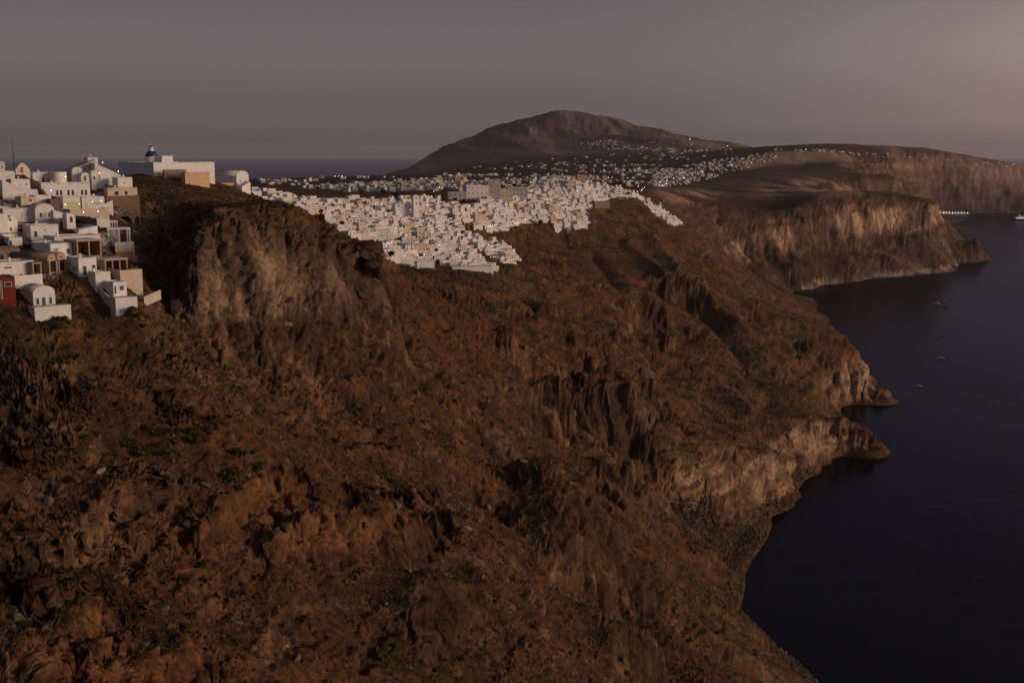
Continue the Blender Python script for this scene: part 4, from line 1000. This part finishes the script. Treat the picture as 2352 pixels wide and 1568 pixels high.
def merged(name, items, label):
    """the rest of the houses: walls, roofs and windows as one mesh"""
    V_, F_, MI = [], [], []; mats = []
    cache = {}
    for a, b, zz, yw, s_, k in items:
        if k not in cache:
            L_ = []
            for nm_, me, mm in VAR[k][0]:
                if nm_ in ("roof",): continue
                if mm not in mats: mats.append(mm)
                vv_ = np.empty(len(me.vertices) * 3); me.vertices.foreach_get("co", vv_)
                L_.append((vv_.reshape(-1, 3), [tuple(p.vertices) for p in me.polygons], mats.index(mm)))
            cache[k] = L_
        c, s2 = math.cos(RAD(yw)), math.sin(RAD(yw)); R = np.array([[c, -s2, 0], [s2, c, 0], [0, 0, 1]]) * s_
        for vv_, fs, mi in cache[k]:
            n = sum(len(q_) for q_ in V_)if False else merged.n
            V_.append(vv_ @ R.T + (a, b, zz)); merged.n += len(vv_)
            F_ += [tuple(j + n for j in f) for f in fs]; MI += [mi] * len(fs)
    me = bpy.data.meshes.new(name); me.from_pydata(np.concatenate(V_).tolist(), [], F_); me.update()
    for m in mats: me.materials.append(m)
    me.polygons.foreach_set("material_index", MI)
    o = obj(name, me); o["kind"] = "stuff"; tag(o, label, "houses"); merged.n = 0
    return o
merged.n = 0
merged("far_town_houses", bulk, "mass of small white houses covering the far part of the rim town")

# large blocks and landmarks of the towns
def block(name, label, U0, U1, Vt, Vb, d, yaw, dep, mt, wins=(3, 2), cat="building", roof='flat'):
    k = d / FPX; o = Vector(G((U0 + U1)/2, Vb, d)); yc = math.degrees(math.atan2(-o.x, o.y))
    w = (U1 - U0) * k / max(.4, math.cos(RAD(yaw - yc))); h = (Vb - Vt) * k
    t = thing(name, label, cat, o, RAD(yaw))
    fd = max(2, o.z - ground(o.x, o.y) + 6)
    obj("wall", wall_mesh(w, dep, h, fd, roof, 2).mesh("wall"), W[mt], t)
    if roof == 'flat': obj("roof", MB().box(-w/2 + .28, w/2 - .28, .28, dep - .28, h - .345, h - .28).mesh("roof"), W["roofm"], t)
    nx_, nz_ = wins
    for i in range(nx_):
        for j in range(nz_):
            window(t, -w/2 + w*(i + .5)/nx_, 0, h*(j + .35)/nz_, min(1.4, w/nx_*.5), min(1.6, h/nz_*.5), "dark")
    return t, w, h
block("hotel_block", "large hotel block with stepped top storey behind the terraced town", 1072,1122,426,462,1480,22,14,'townw',(5,3))
block("hotel_block", "tall stair block greyed for shade, rising above the large hotel", 1122,1150,420,462,1490,10,12,'grey',(2,3))  # grey wall colour stands in for the shade on this block
block("hotel_block", "hotel wing greyed for shade, with low terrace left of the large hotel", 1030,1072,441,466,1440,10,12,'grey',(4,2))  # shaded wing, its shade painted as grey walls
block("hotel_block", "cream hotel front with shuttered windows right of the stair block", 1150,1178,436,456,1500,10,10,'cream',(3,2))
block("hotel_block", "broad grey apartment block beside the dark tree on the rim", 1166,1212,430,452,1560,10,12,'grey',(5,2))
block("hotel_block", "long grey building with plain wall below the mountain road", 1264,1312,404,424,1950,8,14,'grey',(4,1))
block("monastery", "square ochre orange tower block above the rim town", 1326,1345,402,422,1880,15,10,'orange',(2,2))
block("monastery", "cream walled convent with flat roofs beside the ochre tower block", 1334,1372,420,436,1840,20,14,'cream',(4,1))
block("hotel_block", "pink brown terraced building at the end of the rim town", 1412,1446,438,448,1830,25,10,'peach',(5,1))
block("hotel_block", "five bay white hotel front with arcaded lower storey over the cliff", 1262,1350,510,530,1490,32,10,'white',(10,2))
block("retaining_wall", "buff stone bastion wall below the arcaded hotel", 1238,1266,512,526,1475,32,8,'cream',(0,0),"wall")
block("retaining_wall", "long white terrace wall with corner turret closing the lower town", 1040,1134,612,625,985,18,10,'white',(0,0),"wall")
block("retaining_wall", "low white terrace wall with two lamps left of the corner turret wall", 958,998,600,612,940,18,8,'white',(0,0),"wall")
block("retaining_wall", "buff garden wall above the dark terraced hill", 1366,1400,462,478,1700,40,6,'taupe',(0,0),"wall")
t, w, h = block("church", "white church with pale blue dome among dark trees above the terraces", 908,940,468,478,1150,25,9,'white',(2,1),"church")
dm = obj("dome", MB().lathe([(3.2, 0)] + [(3.2*math.cos(a), 3.1*math.sin(a)) for a in [math.pi/2*i/8 for i in range(1, 8)]] + [(.1, 3.1)], 20).mesh("dome", True), mat("pale_blue_dome_paint", (.14, .18, .27), .5), t, (-1.5, 4.5, h + 2.6))
obj("drum", MB().lathe([(3.3, -2.6), (3.3, -.01)], 20).mesh("drum"), W["white"], dm)
t, w, h = block("bell_tower", "slim square white bell tower beside the pale blue dome church", 950,963,450,478,1150,35,4.2,'white',(1,0),"tower")
for j in (h*.3, h*.7): window(t, 0, 0, j, 1.0, 2.4, "dark")
obj("cap", MB().lathe([(2.4, h), (1.6, h + .8), (.2, h + 1.3)], 8, 0, 2.1).mesh("cap"), W["white"], t)
pl = G(1108, 606, 1000)
t = thing("swimming_pool", "bright blue swimming pool on the lowest white terrace", "pool", (pl[0], pl[1], ground(pl[0], pl[1]) + .6), RAD(20))
obj("basin", MB().box(-7, 7, -3, 3, -4, .2).mesh("basin"), W["white"], t); obj("water", MB().box(-6.5, 6.5, -2.5, 2.5, .2, .26).mesh("water"), W["pool"], t)

# scattered houses on the plain
PLAIN = [([(585,412),(880,408),(1100,402),(1280,398),(1400,405),(1290,412),(1190,436),(1100,446),(1000,455),(880,452),(760,448),(640,438)], 5200, 1500, 4600, 11),
         ([(1230,385),(1500,378),(1600,395),(1560,418),(1440,428),(1300,402)], 500, 2000, 5200, 20),
         ([(1490,395),(1620,372),(1760,352),(1800,360),(1700,392),(1600,420),(1500,432)], 700, 2200, 5400, 16),
         ([(1330,332),(1420,318),(1480,322),(1600,335),(1700,345),(1560,352),(1440,345),(1340,342)], 420, 4500, 7200, 20),
         ([(1080,385),(1300,362),(1500,350),(1700,350),(1500,380),(1300,385),(1100,395)], 220, 3500, 6500, 30),
         ([(1760,345),(1900,343),(1960,350),(2100,362),(2352,378),(2352,386),(2100,370),(1900,352)], 260, 4200, 6500, 16)]
items = []
for (poly, n_, d0, d1, md), thr in zip(PLAIN, (.03, -.05, -.2, -.25, .0, -.5)):
    sm = sample(poly, n_, d0, d1, md); sa = np.array(sm)
    den = fbm2(sa[:,0] / 170, sa[:,1] / 260, 3, 301) + .25 * rng.uniform(-1, 1, len(sa))
    for (a, b), q_ in zip(sm, den):
        if q_ < thr: continue
        k = int(rng.choice([0, 2, 3, 5, 7, 8, 10]))
        items.append((a, b, ground(a, b), random.uniform(-30, 70), random.uniform(.6, 1.25) * (1 + .15 * (b > 3000)), k))
merged("plain_houses", items, "scattered small white houses across the dark plain and foothills")
print("town", len(spots_), "plain", len(items))

# ------------------------------------------------------------------ trees, palms, shrubs
def leafmat(name, c):
    m = mat(name, c, .9, spec=.05); L = m.node_tree.links; b = m.node_tree.nodes["Principled BSDF"]
    g = nd(m, "ShaderNodeNewGeometry"); mr = nd(m, "ShaderNodeMapRange"); mr.inputs[3].default_value = .55; mr.inputs[4].default_value = 1.5
    L.new(g.outputs["Random Per Island"], mr.inputs[0])
    mx = nd(m, "ShaderNodeMix", data_type='RGBA', blend_type='MULTIPLY'); mx.inputs[0].default_value = 1; mx.inputs[6].default_value = (*c, 1)
    L.new(mr.outputs[0], mx.inputs[7]); L.new(mx.outputs[2], b.inputs["Base Color"]); return m
W["leaf"] = leafmat("dark_foliage", (.030, .030, .016)); W["olive"] = leafmat("olive_foliage", (.062, .050, .016)); W["dry"] = leafmat("dry_scrub", (.075, .048, .022)); W["palm"] = leafmat("palm_leaf", (.035, .038, .020))
W["bark"] = mat("bark", (.06, .04, .03), .95); W["rockm"] = plaster("grey_boulder", (.15, .115, .095), .5); W["rubble"] = leafmat("loose_stones", (.078, .052, .038)); W["paler"] = plaster("pale_boulder", (.26, .20, .165), .4)
def crown_mesh(r, h, z0, n, seed, size):
    g = random.Random(seed); m = MB()
    lobes = [(g.uniform(-.45, .45) * r, g.uniform(-.45, .45) * r, z0 + h * g.uniform(.25, .8), g.uniform(.45, .7)) for _ in range(6)]
    for _ in range(n):
        lx, ly, lz, lr = g.choice(lobes); v = Vector((g.gauss(0, 1), g.gauss(0, 1), g.gauss(0, 1))).normalized() * g.uniform(.6, 1.05)
        c = Vector((lx + v.x * r * lr, ly + v.y * r * lr, max(z0 * .5, lz + v.z * h * .5 * lr)))
        a = Vector((g.gauss(0, 1), g.gauss(0, 1), g.gauss(0, 1))).normalized() * size * g.uniform(.6, 1.4); b = a.cross(Vector((g.gauss(0, 1), g.gauss(0, 1), g.gauss(0, 1)))).normalized() * size * g.uniform(.5, 1.1)
        m.poly([c - a, c + b, c + a, c - b], [(0, 1, 2, 3)])
    me = bpy.data.meshes.new("crown"); me.from_pydata(m.v, [], m.f); me.update(); return me
def trunk_mesh(h, r, limbs, seed):
    g = random.Random(seed); m = MB().lathe([(r*1.4, -1), (r, .3), (r*.6, h)], 7)
    for _ in range(limbs):
        a = g.uniform(0, 6.28); e = Vector((math.cos(a) * h*.45, math.sin(a) * h*.45, h * g.uniform(1.0, 1.4))); p = Vector((0, 0, h * g.uniform(.5, .9))); n = Vector((-math.sin(a), math.cos(a), 0)) * r * .4; u = Vector((0, 0, r*.5))
        m.poly([p - n, p + n, p + u, e - n*.4, e + n*.4, e + u*.4], [(0,1,2), (5,4,3), (0,3,4,1), (1,4,5,2), (2,5,3,0)])
    return m.mesh("trunk")
TREES = [(trunk_mesh(2.6, .25, 4, i), crown_mesh(3.2, 5.2, 2.0, 420, i, .42)) for i in range(3)]
def at_px(U, V, d0=120): return hit(U, V, d0)
TL = [(912,462,"dark evergreen tree left of the pale blue dome"), (926,458,"tall dark evergreen behind the pale blue dome"), (945,466,"dark tree between the pale blue dome and the bell tower"), (1046,468,"big dark tree in front of the hotel wing"), (1040,458,"dark tree beside the hotel wing"),
      (1000,474,"dark roadside tree below the grey houses"), (1018,470,"low dark tree on the town road"), (1064,474,"round dark tree at the foot of the large hotel"), (1090,474,"small round tree before the large hotel"), (1156,440,"dark tree beside the stair block"), (1208,438,"tall dark tree beside the broad grey apartment block"),
      (1216,446,"dark tree under the broad grey apartment block"), (1442,452,"round dark tree at the end of the rim town"), (880,455,"dark tree among the uppermost houses"), (985,462,"dark tree behind the bell tower"), (1240,522,"dark bushy tree over the buff bastion"), (896,600,"large dark bushy tree below the lowest white terrace"), (1006,616,"dark tree hanging below the low terrace wall"), (640,456,"dark tree beside the house behind the outcrop"), (1296,470,"dark tree above the arcaded hotel")]
for i, (U, V, lb) in enumerate(TL):
    h3 = at_px(U, V, 690)
    if h3 is None: continue
    t = thing("tree", lb, "tree", h3, random.uniform(0, 6), "dark trees of the towns"); k = random.uniform(.9, 1.35); t.scale = (k, k, k)
    tm_, cm_ = TREES[i % 3]; obj("trunk", tm_, W["bark"], t); obj("crown", cm_, W["leaf"], t)
def palm_meshes():
    m = MB().lathe([(.28, -1), (.22, 2), (.18, 5.5)], 7); c = MB()
    for k in range(14):
        a = k * 2.4; r = 2.3; prev = None
        for j in range(5):
            f = j / 4; p = Vector((math.cos(a) * r * f, math.sin(a) * r * f, 5.5 + 1.1 * f - 2.4 * f * f * (1 if k % 2 else .6))); n = Vector((-math.sin(a), math.cos(a), 0)) * .42 * (1 - f * .8)
            if prev: c.poly([prev[0], prev[1], p + n, p - n], [(0, 1, 2, 3)])
            prev = (p - n, p + n)
    me = bpy.data.meshes.new("fronds"); me.from_pydata(c.v, [], c.f); me.update(); return m.mesh("trunk"), me
PALM = palm_meshes()
for U, V in ((989,556),(947,553),(971,571),(1002,574),(936,580),(946,578),(1030,548),(860,538)):
    h3 = at_px(U, V, 690)
    t = thing("palm_tree", "slender palm tree standing between the white terraces", "palm", h3, random.uniform(0, 6), "palms of the terraced town")
    t.location.z += 2.0
    obj("trunk", PALM[0], W["bark"], t); obj("fronds", PALM[1], W["palm"], t)

for a, b in sample(TOWN["near"], 700, 690, 1500, 28)[:34]:
    t = thing("tree", "small dark garden tree between the white terraces", "tree", (a, b, ground(a, b) + .5), random.uniform(0, 6), "garden trees of the terraced town"); k = random.uniform(.45, .8); t.scale = (k, k, k)
    tm_, cm_ = random.choice(TREES); obj("trunk", tm_, W["bark"], t); obj("crown", cm_, W["leaf"], t)
# vertices of the slope to scatter on
P3 = np.stack([px_, py_, pz_], 1)
inf = (uu > -60) & (uu < 2400) & (vv < 1620) & (y > 130) & (pz_ > .5)
free = inf & (village < .3) & (tm < .5)
def pick(mask, n, w=None):
    idx = np.nonzero(mask)[0]; p = None
    if w is not None: p = w[idx] / w[idx].sum()
    return rng.choice(idx, min(n, len(idx)), replace=False, p=p)
SHRUB = [(crown_mesh(1.0, 1.3, .1, 150, 40 + i, .2), trunk_mesh(.5, .06, 3, 40 + i)) for i in range(4)]
def shrub(p, k, m, lb, gp):
    t = thing("shrub", lb, "shrub", p, random.uniform(0, 6), gp); t.scale = (k, k, k * random.uniform(.7, 1))
    a, b = random.choice(SHRUB); obj("crown", a, W[m], t); obj("stem", b, W["bark"], t)
ysh = spots([(430,980,110,40,1),(560,1090,50,60,1),(330,1010,70,40,1),(870,1010,40,40,.8),(110,1350,80,50,1)])
for i in pick(free & (ysh > .35) & (y < 520) & (steep < .3), 75): shrub(P3[i], random.uniform(.9, 2.0), "olive", "rounded yellow green shrub on the brown foreground slope", "yellow green shrubs of the foreground slope")
for i in pick(free & (y < 700) & (steep < .3), 90): shrub(P3[i], random.uniform(.7, 1.7), "leaf", "dark low shrub on the brown foreground slope", "dark shrubs of the foreground slope")
vsh = (uu > 0) & (uu < 520) & (vv > 380) & (vv < 800) & (y > 290) & (y < 620) & (village > .1)
for i in pick(vsh, 60): shrub(P3[i], random.uniform(.7, 1.5), "dry" if rng.rand() < .6 else "leaf", "brownish scrub bush on the hill beside the near houses", "scrub bushes beside the near houses")

def boulder_mesh(seed):
    g = random.Random(seed); bm = bmesh.new(); bmesh.ops.create_icosphere(bm, subdivisions=2, radius=1)
    for _ in range(9):
        n = Vector((g.gauss(0, 1), g.gauss(0, 1), g.gauss(0, 1))).normalized(); k = g.uniform(.3, .62)
        for v in bm.verts:
            e = v.co.dot(n) - k
            if e > 0: v.co -= n * e
    for v in bm.verts: v.co *= 1 + g.uniform(-.04, .04)
    me = bpy.data.meshes.new("stone"); bm.to_mesh(me); bm.free(); return me
BOUL = {m: [boulder_mesh(60 + i + 10 * j) for i in range(5)] for j, m in enumerate(("rockm", "paler"))}
for m, l in BOUL.items():
    for me in l: me.materials.append(W[m])
def boulder(p, k, m, lb, gp=None):
    o = obj("boulder", random.choice(BOUL[m]), None); o.location = (p[0], p[1], p[2] + k * .2); o.scale = (k * random.uniform(.8, 1.3), k * random.uniform(.8, 1.3), k * random.uniform(.6, 1)); o.rotation_euler = (random.uniform(-.5, .5), random.uniform(-.5, .5), random.uniform(0, 6))
    tag(o, lb, "boulder", gp)
for U, V, k, m, lb in ((553,728,3.4,"paler","pale grey boulder leaning at the foot of the outcrop"), (662,748,2.4,"paler","rounded pale boulder just below the outcrop"), (702,716,1.8,"paler","small pale angular boulder under the outcrop's right end"),
                       (1068,1215,2.6,"paler","bright white boulder under a dark overhanging ledge"), (1005,1062,1.9,"rockm","square grey boulder on the open scree"), (960,908,2.4,"rockm","flat grey slab boulder on the upper scree"), (880,945,2.6,"rockm","dark blocky boulder on the upper scree"),
                       (912,1160,1.6,"paler","white streaked rock stub below the scree"), (1203,1062,2.2,"paler","tan upright rock beside a small cave"), (650,1490,2.0,"paler","white rock at the foot of the red cliffs"), (1206,800,2.6,"paler","pale upright rock high on the middle slope"), (232,1085,1.6,"paler","cream upright rock above the dark columns"), (1125,1165,1.2,"paler","small white stone alone on the lower scree")):
    h3 = at_px(U, V)
    if h3: boulder(h3, k, m, lb)
for i in pick(free & (y < 720) & (y > 160) & (steep < .3), 110): boulder(P3[i], random.uniform(.5, 1.6) * (.6 + y[i] / 700), "rockm", "grey boulder half buried in the brown slope", "boulders strewn over the slope")

def scatter(name, idx, tri_fn, sizes, m, label, cat):
    """many small pieces joined into one mesh"""
    n = len(idx); base = P3[idx]; pts, nf = tri_fn(n)
    co = base[:,None,:] + pts * sizes[:,None,None]
    k = pts.shape[1]
    faces = (np.arange(n)[:,None,None] * k + nf[None]).reshape(-1, 3)
    me = bpy.data.meshes.new(name); me.vertices.add(n * k); me.loops.add(faces.size); me.polygons.add(len(faces))
    me.vertices.foreach_set("co", co.reshape(-1)); me.loops.foreach_set("vertex_index", faces.ravel().astype(np.int32)); me.polygons.foreach_set("loop_start", np.arange(0, faces.size, 3, dtype=np.int32))
    me.update(); o = obj(name, me, m); o["kind"] = "stuff"; tag(o, label, cat); return o
OCT = np.array([(1,0,0),(-1,0,0),(0,1,0),(0,-1,0),(0,0,1),(0,0,-1)], float)
OF = np.array([(0,2,4),(2,1,4),(1,3,4),(3,0,4),(2,0,5),(1,2,5),(3,1,5),(0,3,5)])
def stones(n): return OCT[None] * rng.uniform(.45, 1.15, (n, 6, 1)) + rng.uniform(-.3, .3, (n, 6, 3)), OF
def tufts(n, t=7):
    c = rng.normal(0, 1, (n, t, 1, 3)); c /= np.linalg.norm(c, axis=3, keepdims=True); c[...,2] = np.abs(c[...,2]); c *= rng.uniform(.3, .9, (n, t, 1, 1))
    return (c + rng.normal(0, .34, (n, t, 3, 3))).reshape(n, t * 3, 3), np.arange(t * 3).reshape(t, 3)
i_ = pick(free & (y < 1500) & (steep < .35), 17000, .15 + np.maximum(0, nD) + .5 * np.maximum(0, nC))
scatter("scree_stones", i_, stones, (.14 + .6 * rng.rand(len(i_))**2.2) * np.clip(y[i_] / 330, .8, 2.4), W["rubble"], "loose stones lying all over the brown slopes", "stones")
shore = inf & (pz_ < 9) & (y > 540) & (y < 1010)
fan = inf & (np.abs(uu - 1605 - .35 * (vv - 1190)) < 45) & (vv > 1140) & (vv < 1270)
i_ = np.concatenate([pick(shore, 5000), pick(fan, 1500)])
scatter("shore_rubble", i_, stones, rng.uniform(.5, 1.9, len(i_)), W["rubble"], "dark rubble along the waterline and in the landslide fan", "stones")
dens = sstep(-.15, .35, nB + .4 * nA) * (1 - steep) + .06
i_ = pick((inf & (tm < .5)) & (y < 1700), 30000, dens)
h1 = rng.rand(len(i_)) < .5
for k_, (sel, m, lb) in enumerate(((h1, "dry", "dry brown scrub tufts covering the slopes"), (~h1, "leaf", "dark green scrub tufts covering the slopes"))):
    j_ = i_[sel]; scatter("scrub", j_, tufts, rng.uniform(.25, .75, len(j_)) * np.clip(y[j_] / 380, .8, 2.4), W[m], lb, "scrub")

# ------------------------------------------------------------------ lamps of towns and plain
W["warm2"] = glowm("warm_street_light", (1, .80, .55), 8.0); W["cool2"] = glowm("cool_street_light", (.85, 1, .96), 9.0); W["green2"] = glowm("green_light", (.2, 1, .6), 7.0); W["violet2"] = glowm("violet_light", (.30, .22, 1), 14.0)
def z4(a, b): return (900 + a / 6.53) * .9408, (440 + b / 6.53) * .9408
def z5(a, b): return (1240 + a / 5.345) * .9408, (410 + b / 5.345) * .9408
def z6(a, b): return (1600 + a * .3827) * .9408, (320 + b * .3827) * .9408
L4 = [(60,440),(110,440),(160,440),(210,445),(705,430),(930,455),(945,475),(1005,300),(1035,225),(1690,455),(1610,465),(1910,430),(1200,555),(985,550),(145,600),(370,1065),(300,1075),(545,770),(785,1275),(890,1265),(1130,1105),(1240,1090),(1460,980),(1500,980),(1950,1295),(1790,1280),(1455,1305),(2010,770),(1940,785),(1910,800),(1970,790),(430,830),(900,905),(1360,820)]
L5 = [(1180,212),(1865,485),(905,330),(225,710),(95,755),(120,755),(145,750),(330,710),(660,530),(725,590),(535,410),(265,445),(520,435),(295,215),(2100,600),(1990,480)]
L6 = [(115,300),(180,300),(235,283),(370,255),(490,215),(540,187),(960,118),(460,92),(220,50),(300,262),(70,340),(30,330)]
def town_lamp(U, V, kind, lb, gp, d0=690, up=1.5):
    h3 = at_px(U, V + 3, d0)
    if h3 is None: return
    r = max(.18, .00016 * h3[1])
    t = lamp(h3[0], h3[1], h3[2] + up, r, kind, lb, gp); t.scale = (1, 1, 1.0)
for p in L4: town_lamp(*z4(*p), "warm2", "warm street lamp shining among the terraced white houses", "lamps of the terraced town", up=2.2)
for p in L5: town_lamp(*z5(*p), "warm2", "warm street lamp shining in the rim town", "lamps of the rim town", 1100, up=2.0)
for p in [(1055,620),(1045,628),(330,1095),(1910,1090),(1130,150)]: town_lamp(*z4(*p), "cool2", "bright white floodlight among the terraced white houses", "white floodlights of the terraced town", up=2.2)
for p in [(265,1112),(290,1118)]: town_lamp(*z4(*p), "violet2", "violet party light on a white terrace", "violet lights", up=2.2)
for p in [(1310,135),(1360,135),(1560,140),(1700,255),(1760,290),(1745,310),(1780,270),(1690,325),(2075,170),(2065,220),(2015,245),(1970,240),(2165,140),(2300,135)]: town_lamp(*z5(*p), "cool2", "cold white road lamp beyond the rim town", "cold road lamps on the plain", 1500, up=2)
town_lamp(*z5(2005,230), "green2", "green traffic light beyond the rim town", None, 1500, up=2)
for U in (770, 778, 786): town_lamp(U, 412, "cool2", "white floodlight at the far edge of the plain before the sea", "row of three floodlights", 1800, up=6)
for p in L6: town_lamp(*z6(*p), "cool2" if p[0] < 400 else "warm2", "tiny road lamp along the inland road" if p[0] < 400 else "tiny lamp on the far rim", "road lamps of the far rim" if p[0] >= 400 else "inland road lamps", 1900, up=2)
pv = zpx(424, 497); pw_ = G(*pv, 452); lamp(pw_[0], pw_[1], pw_[2] - 2.75, .16, "violet2", "violet globe lamp outside the long house with vents", None)

# ------------------------------------------------------------------ boats, ferry, harbour
def sea_px(U, V):
    rx, ry, rz = ray(U, V); t_ = -CAM_H / rz; return (rx * t_, ry * t_, 0)
W["hullw"] = mat("white_hull", (.62, .60, .60), .35, spec=.5); W["hulld"] = mat("dark_hull", (.03, .028, .03), .5); W["foam"] = mat("foam", (.35, .34, .36), .9)
def hull(L_, B, H):
    m = MB(); secs = []
    for f, b, k in ((-.5, .8, 0), (-.2, 1, 0), (.15, .95, .02), (.38, .6, .12), (.5, .04, .25)):
        secs.append([(f*L_, -b*B/2, H*(1+k)), (f*L_, -b*B/2*.7, H*.2), (f*L_, 0, -H*.35), (f*L_, b*B/2*.7, H*.2), (f*L_, b*B/2, H*(1+k))])
    pts = [p for s_ in secs for p in s_]; fs = [(0,1,2,3,4)]
    for i in range(4):
        for j in range(4): a = i*5 + j; fs.append((a, a+5, a+6, a+1))
        fs.append((i*5+4, i*5+9, i*5+5, i*5))
    return m.poly(pts, fs).mesh("hull")
def boat(name, label, U, V, L_, rz, m="hullw", cabin=True, mastb=False):
    p = sea_px(U, V); t = thing(name, label, "boat", p, RAD(rz)); B = L_ * .32; H = L_ * .1
    obj("hull", hull(L_, B, H), W[m], t)
    if cabin:
        c = obj("cabin", MB().prism([(-L_*.25, H*1.02), (-L_*.22, H*2.4), (L_*.08, H*2.4), (L_*.2, H*1.04)], 'x' if False else 'y', -B*.32, B*.32).mesh("cabin"), W[m], t)
        obj("windshield", MB().box(-L_*.2, L_*.07, -B*.33, B*.33, H*1.7, H*2.1).mesh("windshield"), W["dark"], c)
    else:
        obj("bench", MB().box(-L_*.3, L_*.2, -B*.3, B*.3, H*1.01, H*1.3).mesh("bench"), W["wood"], t)
    if mastb:
        ms = obj("mast", MB().lathe([(.14, H), (.07, L_*1.25)], 6).mesh("mast"), W["metal"], t); obj("boom", MB().box(-L_*.38, 0, -.07, .07, H*2.8, H*2.95).mesh("boom"), W["metal"], ms)
boat("motor_yacht", "white cabin cruiser anchored off the far headland, two dinghies near it", 2150, 699, 17, 150)
boat("dinghy", "small dark dinghy behind the anchored white cruiser", 2182, 687, 9, 20, "hulld", False)
boat("dinghy", "small dark dinghy in front of the anchored white cruiser", 2172, 706, 10, 160, "hulld", False)
boat("dinghy", "lone small dark boat between cruiser and sailing yacht", 2163, 773, 6.5, 10, "hulld", False)
boat("sailing_yacht", "sailing yacht with bare mast at anchor", 2161, 824, 11, 160, "hullw", True, True)
boat("dinghy", "dark tender moored beside the sailing yacht", 2177, 827, 6.5, 170, "hulld", False)
boat("motor_boat", "motor boat under way towing a faint wake", 2111, 888, 8.5, 155)
w0 = Vector(sea_px(2120, 892)); w1 = Vector(sea_px(2352, 938)); wd = (w1 - w0); wn_ = Vector((-wd.y, wd.x, 0)).normalized()
W["wake"] = mat("churned_water", (.006, .006, .009), .5, spec=.28)
me = MB(); K_ = 26
for k in range(K_):
    f0, f1 = k / K_, (k + 1) / K_; c0 = w0 + wd * f0 + wn_ * 9 * math.sin(f0 * 3.1); c1 = w0 + wd * f1 + wn_ * 9 * math.sin(f1 * 3.1); a0, a1 = 1.2 + 5 * f0, 1.2 + 5 * f1
    me.poly([c0 - wn_*a0, c0 + wn_*a0, c1 + wn_*a1, c1 - wn_*a1], [(0, 1, 2, 3)])
wk = bpy.data.meshes.new("wake"); wk.from_pydata([(v[0], v[1], .03) for v in me.v], [], me.f); wk.update()
o = obj("wake", wk, W["wake"]); o["kind"] = "structure"
fp = sea_px(2352, 506); t = thing("ferry", "white car ferry with lit decks leaving the far harbour", "ferry", fp, RAD(8))
obj("hull", hull(95, 18, 7), W["hulld"], t)
sp_ = obj("superstructure", MB().box(-42, 24, -8, 8, 7.02, 13).box(-34, 16, -7, 7, 13.01, 18).mesh("superstructure"), W["hullw"], t)
for k in range(9): obj("deck_light", MB().box(-40 + k*7, -37 + k*7, -8.2, -7.98, 8.6, 10.4).mesh("deck_light"), W["cool"], sp_)
obj("funnel", MB().box(-26, -18, -3, 3, 18.02, 25).mesh("funnel"), W["hullw"], t)
qa, qb = sea_px(2142, 494), sea_px(2262, 497)
o = obj("quay", MB().box(qa[0] - 10, qb[0] + 10, 5520, 5610, -5, 3).mesh("quay"), W["grey"]); o["kind"] = "structure"
HB = variant(30, 14, 9, 'flat', 0, [(.2, 1, 3, 3, "window"), (.5, 1, 3, 4, "door"), (.8, 1, 3, 3, "window")], 'white', terr=0)
for k in range(7):
    X0 = qa[0] + (qb[0] - qa[0]) * (k + .3) / 7
    t = thing("harbour_building", "low pale harbour building on the quay below the dark cliff", "building", (X0, 5565 + 10 * math.sin(k * 2), 3), RAD(random.uniform(-8, 8)), "harbour buildings"); t.scale = (random.uniform(.7, 1.2), 1, random.uniform(.6, 1.1))
    for nm_, me_, mm in HB: obj(nm_, me_, mm, t)
for k in range(14):
    X0 = qa[0] + (qb[0] - qa[0]) * (k + .5) / 14
    lamp(X0, 5526, 3, 1.0, "cool2" if k % 3 else "warm2", "harbour lamp on the far quay", "lamps of the far harbour")

# ------------------------------------------------------------------ haze
def haze():
    m = bpy.data.materials.new("haze"); m.use_nodes = True; n = m.node_tree.nodes; n.clear()
    o = n.new("ShaderNodeOutputMaterial"); v = n.new("ShaderNodeVolumePrincipled")
    v.inputs["Color"].default_value = (.80, .78, .86, 1); v.inputs["Density"].default_value = 1.6e-5; v.inputs["Anisotropy"].default_value = .2
    m.node_tree.links.new(v.outputs[0], o.inputs["Volume"])
    S = 61000.0
    ob = obj("haze", MB().box(-S, S, -S, S, -30, 640).mesh("haze"), m); ob["kind"] = "stuff"; tag(ob, "thin evening haze over sea and island", "haze")
haze()
